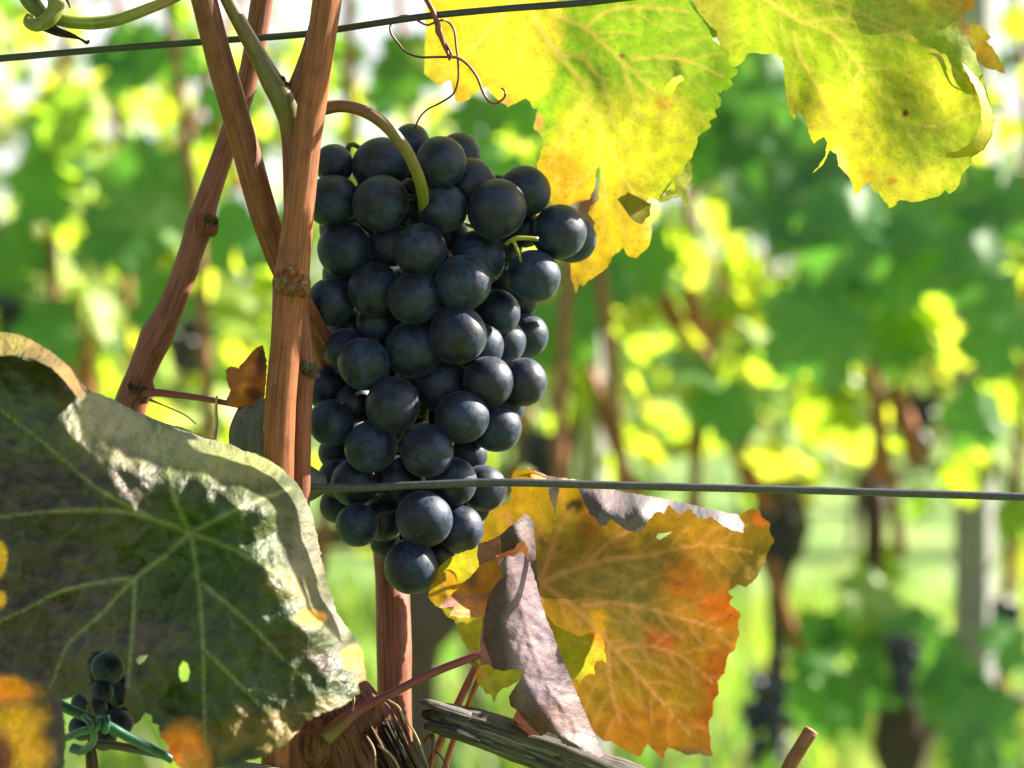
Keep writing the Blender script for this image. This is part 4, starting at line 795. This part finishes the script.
# ------------------------------------------------------------------ old wood
t = tag(empty('old_vine', P(360, 740, 0)), 'gnarled brown old vine wood with shredding bark below the bunch', 'vine')
b = MB()
tube(b, [(312, 655, 6, 22), (330, 692, 4, 34), (348, 728, 2, 46), (364, 775, 2, 53), (378, 845, 4, 58)], (.15, .062, .04), 48, .0014, .05, .12, 121)
ball(b, P(318, 742, -6), .008, (.17, .075, .05), 3, (1, .8, 1), .15, 4)
b.build('wood', M['wood'], t)
b = MB(); r = np.random.default_rng(5)
for k in range(90):
    u = r.random(); sx = 344 + u * 54 + r.uniform(-3, 3); sy = 738 - u * 24 + r.uniform(-10, 6) + (r.random() ** 2) * 40; ln = r.uniform(30, 95)
    dx, dy = .52 - .12 * u, .87; e = math.sin(math.pi * (.12 + .76 * u)); dd = 4 - 17.0 * e + r.uniform(-.8, .8); wv = r.uniform(.9, 3.2)
    pts = [(sx, sy, dd + 1, wv * .5), (sx + dx * ln * .35, sy + dy * ln * .35, dd - r.uniform(0, .8), wv), (sx + dx * ln * .7 + r.uniform(-1.5, 1.5), sy + dy * ln * .7, dd - r.uniform(0, 1.2), wv * .9), (sx + dx * ln + r.uniform(-3, 3), sy + dy * ln, dd - r.uniform(0, 2), wv * .3)]
    c = np.array((.040, .027, .021)) * r.uniform(.5, 1.4) if r.random() < .78 else np.array((.15, .09, .06)) * r.uniform(.6, 1.2)
    tube(b, pts, c, 8, .0013, .15, .25, k, flat=.5)
for k in range(26):
    q = k / 25; sx = 362 + q * 50 + r.uniform(-3, 4); sy = 684 + q * 78 + r.uniform(-5, 5); ln = r.uniform(12, 34)
    tube(b, [(sx, sy, -1, 1.2), (sx + ln * .28, sy + ln * .45, -3 + r.uniform(-2, 2), r.uniform(1.5, 3.4)), (sx + ln * .5 + r.uniform(-3, 5), sy + ln, -3 + r.uniform(-4, 2), .6)], np.array((.30, .17, .11)) * r.uniform(.5, 1.5) if k % 3 else (.44, .36, .29), 8, .0011, .15, .25, 60 + k, flat=.35)  # flakes along the right edge, coloured pale to stand for sunlit bark
b.build('bark', M['wood'], t)
b = MB()
for k, (x0, y0, x1, y1) in enumerate([(378, 745, 402, 775), (396, 705, 430, 772), (388, 700, 404, 722), (352, 712, 350, 690), (366, 735, 376, 770)]):
    tube(b, [(x0, y0, -15, 1.0), ((x0 + x1) / 2 + 3, (y0 + y1) / 2 - 3, -17, 1.3), (x1, y1, -16, .5)], (.33, .23, .15), 6, .001, .1, .1, k)
b.build('bark_thread', M['wood'], t)
# grey dead wood
t = tag(empty('dead_wood', P(500, 735, 4)), 'grey weathered broken stick of dead wood at the bottom', 'dead wood')
b = MB()
tube(b, [(432, 718, 4, 13), (446, 719, 4, 16), (480, 727, 4, 18), (530, 744, 4, 20), (580, 764, 4, 21), (640, 790, 4, 22), (720, 830, 4, 23)], (.085, .078, .068), 56, .0008, .16, .16, 131)
b.build('wood', M['grey'], t)
b = MB(); r = np.random.default_rng(9)
tube(b, [(421, 702, 2, 3), (428, 703, 1, 6), (442, 709, 0, 7.5), (470, 718, -1, 7)], (.12, .115, .105), 22, .0006, .25, .45, 132, flat=.6)
tube(b, [(424, 726, -2, 4), (432, 727, -2, 7), (450, 731, -2, 8), (480, 741, -2, 7)], (.075, .062, .05), 22, .0006, .25, .45, 133, flat=.6)
tube(b, [(423, 714, 5, 3), (436, 716, 3, 7)], (.05, .038, .03), 18, .0006, .3, .5, 134)
for k in range(85):
    u = r.random(); v = r.uniform(-1, 1); ln = r.uniform(25, 90); x0 = 436 + u * 150; y0 = 717 + u * 52 + v * 15 + (x0 > 520) * 2
    dd = 4 - 5.6 * math.sqrt(max(.05, 1 - v * v)); wv = r.uniform(.5, 2.2)
    tube(b, [(x0, y0, dd + .4, wv * .5), (x0 + ln * .5, y0 + ln * .165, dd - .2, wv), (x0 + ln, y0 + ln * .36, dd + .5, wv * .4)], np.array((.16, .15, .13)) * r.uniform(.2, 1.5), 8, .0011, .2, .35, 140 + k)
b.build('splinters', M['grey'], t)

# ------------------------------------------------------------------ wires and tie
def wire(label, pts, r, col, seed):
    b = MB(); tube(b, [(x, y, d, r) for x, y, d in pts], col, 12, .0012, .02, .05, seed)
    o = b.build('trellis_wire', M['wire'], None, P(*pts[0])); tag(o, label, 'wire')
wire('black upper trellis wire passing behind the canes at the top', [(-80, 66, 6), (0, 58.5, 6), (100, 49.5, 5), (200, 42, 5), (300, 34.5, 5), (345, 28, 5), (420, 17, 0), (500, 9, 0), (580, 3, 0), (640, -4, 0), (800, -22, 0)], 3.5, (.022, .022, .022), 1)
wire('grey trellis wire running across the front of the bunch', [(270, 488, -3.2), (312, 487, -3.2), (360, 487.5, -3.0), (420, 485, -2.4), (500, 482.5, -1), (600, 485, 0), (700, 487.5, 0), (800, 490, 0), (900, 493, 0), (1024, 497, 0), (1100, 500, 0)], 4.0, (.045, .044, .046), 2)
wire('dark wire held by the green tie at the lower left', [(88, 742, -34), (110, 745, -34), (140, 750, -33), (172, 756, -33), (215, 762, -30), (262, 769, -25), (330, 782, -16)], 4.6, (.05, .043, .04), 3)
t = tag(empty('plant_tie', P(95, 728, -36)), 'green plastic plant tie knotted round the lower left wire', 'tie')
TG = (.018, .085, .058)
b = MB(); tube(b, [(40, 694, -38, 5.4), (62, 706, -38, 5.4), (90, 718, -38, 5.4), (108, 726, -39, 5.2), (130, 738, -38, 4.8), (160, 753, -37, 4.4), (172, 760, -36, 4)], TG, 16, .001, .02, .02, 1); b.build('tubing', M['tie'], t)
b = MB(); tube(b, [(66, 738, -38, 6), (80, 732, -41, 6.5), (96, 728, -44, 6.5), (99, 720, -42, 6)], TG, 16, .0008, .03, .05, 2, flat=.6)
tube(b, [(84, 716, -43, 5), (92, 726, -45, 5.5), (94, 740, -41, 5.5), (84, 750, -37, 5), (72, 748, -34, 5)], TG, 16, .0008, .03, .05, 3, flat=.6); tube(b, [(106, 716, -42, 3.5), (106, 724, -43, 4.6), (104, 732, -42, 4)], TG, 14, .0008, .03, .05, 4); b.build('knot', M['tie'], t)
b = MB(); tube(b, [(90, 744, -35, 5), (92, 760, -34, 6), (94, 790, -33, 6.5)], (.09, .055, .05), 14, .001, .06, .08, 5)
tube(b, [(88, 664, -52, .8), (90, 680, -50, 2.5), (88, 698, -48, 4), (94, 716, -46, 2.5)], (.16, .10, .07), 10, .001, .12, .2, 6, flat=.4)
o = b.build('vine_cane', M['wood'], None, P(92, 760, -34)); tag(o, 'thin dry brown stem under the green tie', 'cane')

# ------------------------------------------------------------------ grapes
def grape_mesh(seed):
    bm = bmesh.new(); bmesh.ops.create_icosphere(bm, subdivisions=5, radius=1)
    r = np.random.default_rng(seed); ax = 1 + r.uniform(-.05, .04, 3); a = r.normal(0, 1, (3, 3))
    for v in bm.verts:
        p = np.array(v.co); k = 1 + sum(.006 * math.sin(2.2 * (q @ p) + i) for i, q in enumerate(a))
        if p[2] < -.97: k -= .05 * (-.97 - p[2]) / .03 * .35
        v.co = p * ax * k
    me = bpy.data.meshes.new('grape'); bm.to_mesh(me); bm.free()
    me.polygons.foreach_set('use_smooth', [True] * len(me.polygons)); me.materials.append(M['grape']); return me
GM = [grape_mesh(i) for i in range(6)]
# x, y, radius, order (small = nearer)
GR_ = [(497, 209, 29, 0), (443, 208, 24.5, 1.5), (381, 203, 27.5, .8), (381, 166, 28, 1.6), (334, 164, 20, 2.6), (333, 201, 26, 1.8), (411, 143, 19, 3.5), (441, 162, 25.5, 1.4), (459, 156, 22, 2.5), (469, 186, 27, 1.9), (525, 191, 25, 1.3), (559, 232, 26.5, .6), (571, 238, 25, 2.4), (534, 276, 26, 1.0), (526, 230, 18, 3.0), (345, 250, 27, .9), (420, 250, 26.5, .9), (477, 259, 28, 1.6), (463, 283, 28, .2), (374, 289, 26.5, .8), (414, 298, 25.5, .5), (392, 245, 22, 2.8), (331, 302, 24, 1.6), (497, 312, 23, 1.8), (526, 336, 22.5, 2.2), (458, 335, 28, .1), (480, 347, 24, 1.5), (503, 342, 22, 1.9),
        (364, 364, 26.5, .6), (414, 349, 28, .7), (346, 350, 22, 1.9), (378, 324, 21, 2.4), (441, 385, 25.5, .9), (488, 382, 24.5, 1.2), (523, 382, 23, 1.6), (393, 405, 27.5, .4), (355, 403, 20, 1.7), (331, 423, 23, 1.4), (325, 388, 20, 2.6), (462, 417, 25.5, .8), (496, 427, 25, 1.2), (371, 447, 26, 1.0), (427, 451, 27, .3), (469, 455, 19, 2.6), (336, 453, 17, 2.6), (355, 482, 24, 1.1), (337, 478, 19, 2.2), (399, 481, 25, 1.4), (452, 482, 25, .9), (483, 488, 23, 1.5), (357, 525, 21, 1.3), (383, 520, 20.5, 1.5), (424, 519, 27.5, .2), (460, 529, 24, .9), (411, 567, 27, .6), (385, 542, 15, 3.0),
        # the dark ones seen only in the gaps, and the far side of the bunch
        (408, 225, 22, 3.6), (360, 225, 22, 3.6), (445, 235, 23, 3.8), (500, 245, 22, 3.2), (350, 330, 22, 3.4), (440, 310, 23, 3.6), (400, 325, 22, 3.6), (385, 375, 22, 3.4), (420, 380, 22, 3.6), (465, 365, 22, 3.6), (400, 430, 22, 3.4), (440, 425, 22, 3.6), (350, 435, 20, 3.4), (430, 480, 22, 3.4), (375, 480, 20, 3.4), (410, 530, 20, 3.2), (345, 275, 22, 3.5), (380, 185, 22, 3.8), (420, 180, 23, 4), (500, 275, 22, 3.3), (485, 310, 22, 3.6), (510, 385, 20, 3.4), (480, 430, 20, 3.5), (440, 530, 19, 3.2), (430, 270, 24, 4.2), (400, 290, 24, 4.3), (450, 350, 24, 4.3), (390, 340, 24, 4.4), (338, 505, 18, 3), (350, 460, 20, 3.2), (400, 505, 20, 3), (470, 505, 20, 3.2), (345, 380, 22, 3.2), (510, 355, 20, 3.2), (505, 405, 20, 3.2), (385, 425, 22, 3.3), (415, 505, 20, 3.3), (440, 555, 15, 3), (395, 552, 16, 3), (330, 365, 17, 3.2), (335, 400, 20, 3.4), (340, 230, 20, 3.5), (520, 300, 18, 3.3), (430, 410, 24, 4.4), (400, 460, 24, 4.4)]
def settle(gs, base0, prof):
    gs = sorted(gs, key=lambda q: q[3]); out = []
    for x, y, r, o in gs:
        d = base0 + prof(x, y) + o * 5.0
        for X, Y, R, Dp in out:
            D2 = (X - x) ** 2 + (Y - y) ** 2; m = (.93 * (r + R)) ** 2
            if D2 < m: d = max(d, Dp + math.sqrt(m - D2) * .9)
        out.append((x, y, r, d))
    return out
def add_grapes(root, gs, seed=0, cx=430):
    r = random.Random(seed); res = []
    for i, (x, y, rad, dpx) in enumerate(gs):
        d = dpx * .3; rad = rad * 1.025; o = bpy.data.objects.new('grape', GM[r.randrange(6)]); link(o, root)
        o.location = P(x, y, d) - root.location; k = rad * S * (F0 + d * .001) / F0; o.scale = (k, k, k)
        out = Vector(((x - cx) * .012 + r.gauss(0, .35), -.75 + r.gauss(0, .3), -.75 + r.gauss(0, .35))).normalized()
        o.rotation_mode = 'QUATERNION'; o.rotation_quaternion = (-out).to_track_quat('Z', 'Y') @ Quaternion((0, 0, 1), r.random() * 6.28)
        res.append((P(x, y, d), k, out))
    return res
bunch = tag(empty('grape_bunch', P(425, 190, 24)), 'large ripe blue-black grape bunch hanging in front of the wire-trained canes', 'grape bunch')
G_pos = settle(GR_, 33.0, lambda x, y: 26 * (abs(x - 430) / 100) ** 2)
res = add_grapes(bunch, G_pos, 3)
b = MB(); tube(b, [(306, 112, -7, 9), (320, 109, -8, 7), (340, 106, -8, 6.2), (358, 109, -8, 6), (376, 118, -8, 6), (392, 132, -7, 6), (406, 150, -5, 6), (415, 168, -2, 6), (421, 185, 2, 6.3), (424, 205, 10, 6), (426, 240, 26, 5), (428, 320, 34, 4), (425, 420, 34, 3), (418, 520, 26, 2)], None, 18, .0012, .03, .04, 151, colf=lambda s: tuple(np.array((.13, .05, .022)) * (1 - min(1, max(0, s * 5 - .5))) + np.array((.15, .17, .025)) * min(1, max(0, s * 5 - .5))))
b.build('stalk', M['stalk'], bunch)
for (c, k, out) in res:                       # little stalks from each grape to the middle of the bunch
    b = MB(); a = c - out * k * .97; ax = P(427, min(max(384 - (a.z - CAMH) / S - 14, 200), 520), 32)
    m = a + (ax - a) * .45 - out * .002
    tube(b, [tuple(a) + (.0011,), tuple(a - out * .003) + (.0008,), tuple(m) + (.0008,), tuple(ax) + (.0009,)], (.06, .06, .018), 7, .003, .0, .0, 1, world=True)
    b.build('grape_stalk', M['stalk'], bunch)
b = MB(); tube(b, [(506, 244, 10, 2), (514, 239, 8, 2.6), (524, 238, 8, 2.4), (538, 239, 9, 2.6)], (.20, .20, .03), 10, .001, .05, .1, 3); tube(b, [(513, 240, 8, 2.2), (518, 252, 10, 1.8), (521, 262, 14, 1.6)], (.20, .20, .03), 10, .001, .05, .1, 4); b.build('grape_stalk', M['stalk'], bunch)

small = tag(empty('grape_bunch', P(105, 660, -10)), 'small dark grape bunch seen through the torn hole in the big leaf', 'grape bunch')
add_grapes(small, [(108, 668, 17, -60), (102, 692, 12, -66), (97, 708, 10, -70), (119, 723, 14, -54), (120, 694, 13, -30), (84, 704, 13, -30), (104, 738, 13, -30), (92, 676, 12, -25), (126, 672, 14, -20), (108, 712, 15, -14), (130, 712, 13, -12), (90, 690, 14, -8), (110, 690, 15, -5), (82, 728, 13, -10), (118, 655, 13, -10), (98, 660, 13, -2)], 9, 105)
b = MB(); tube(b, [(112, 620, -4, 3), (108, 660, -8, 2.5), (104, 730, -8, 2)], (.15, .15, .03), 10, .002); b.build('stalk', M['stalk'], small)
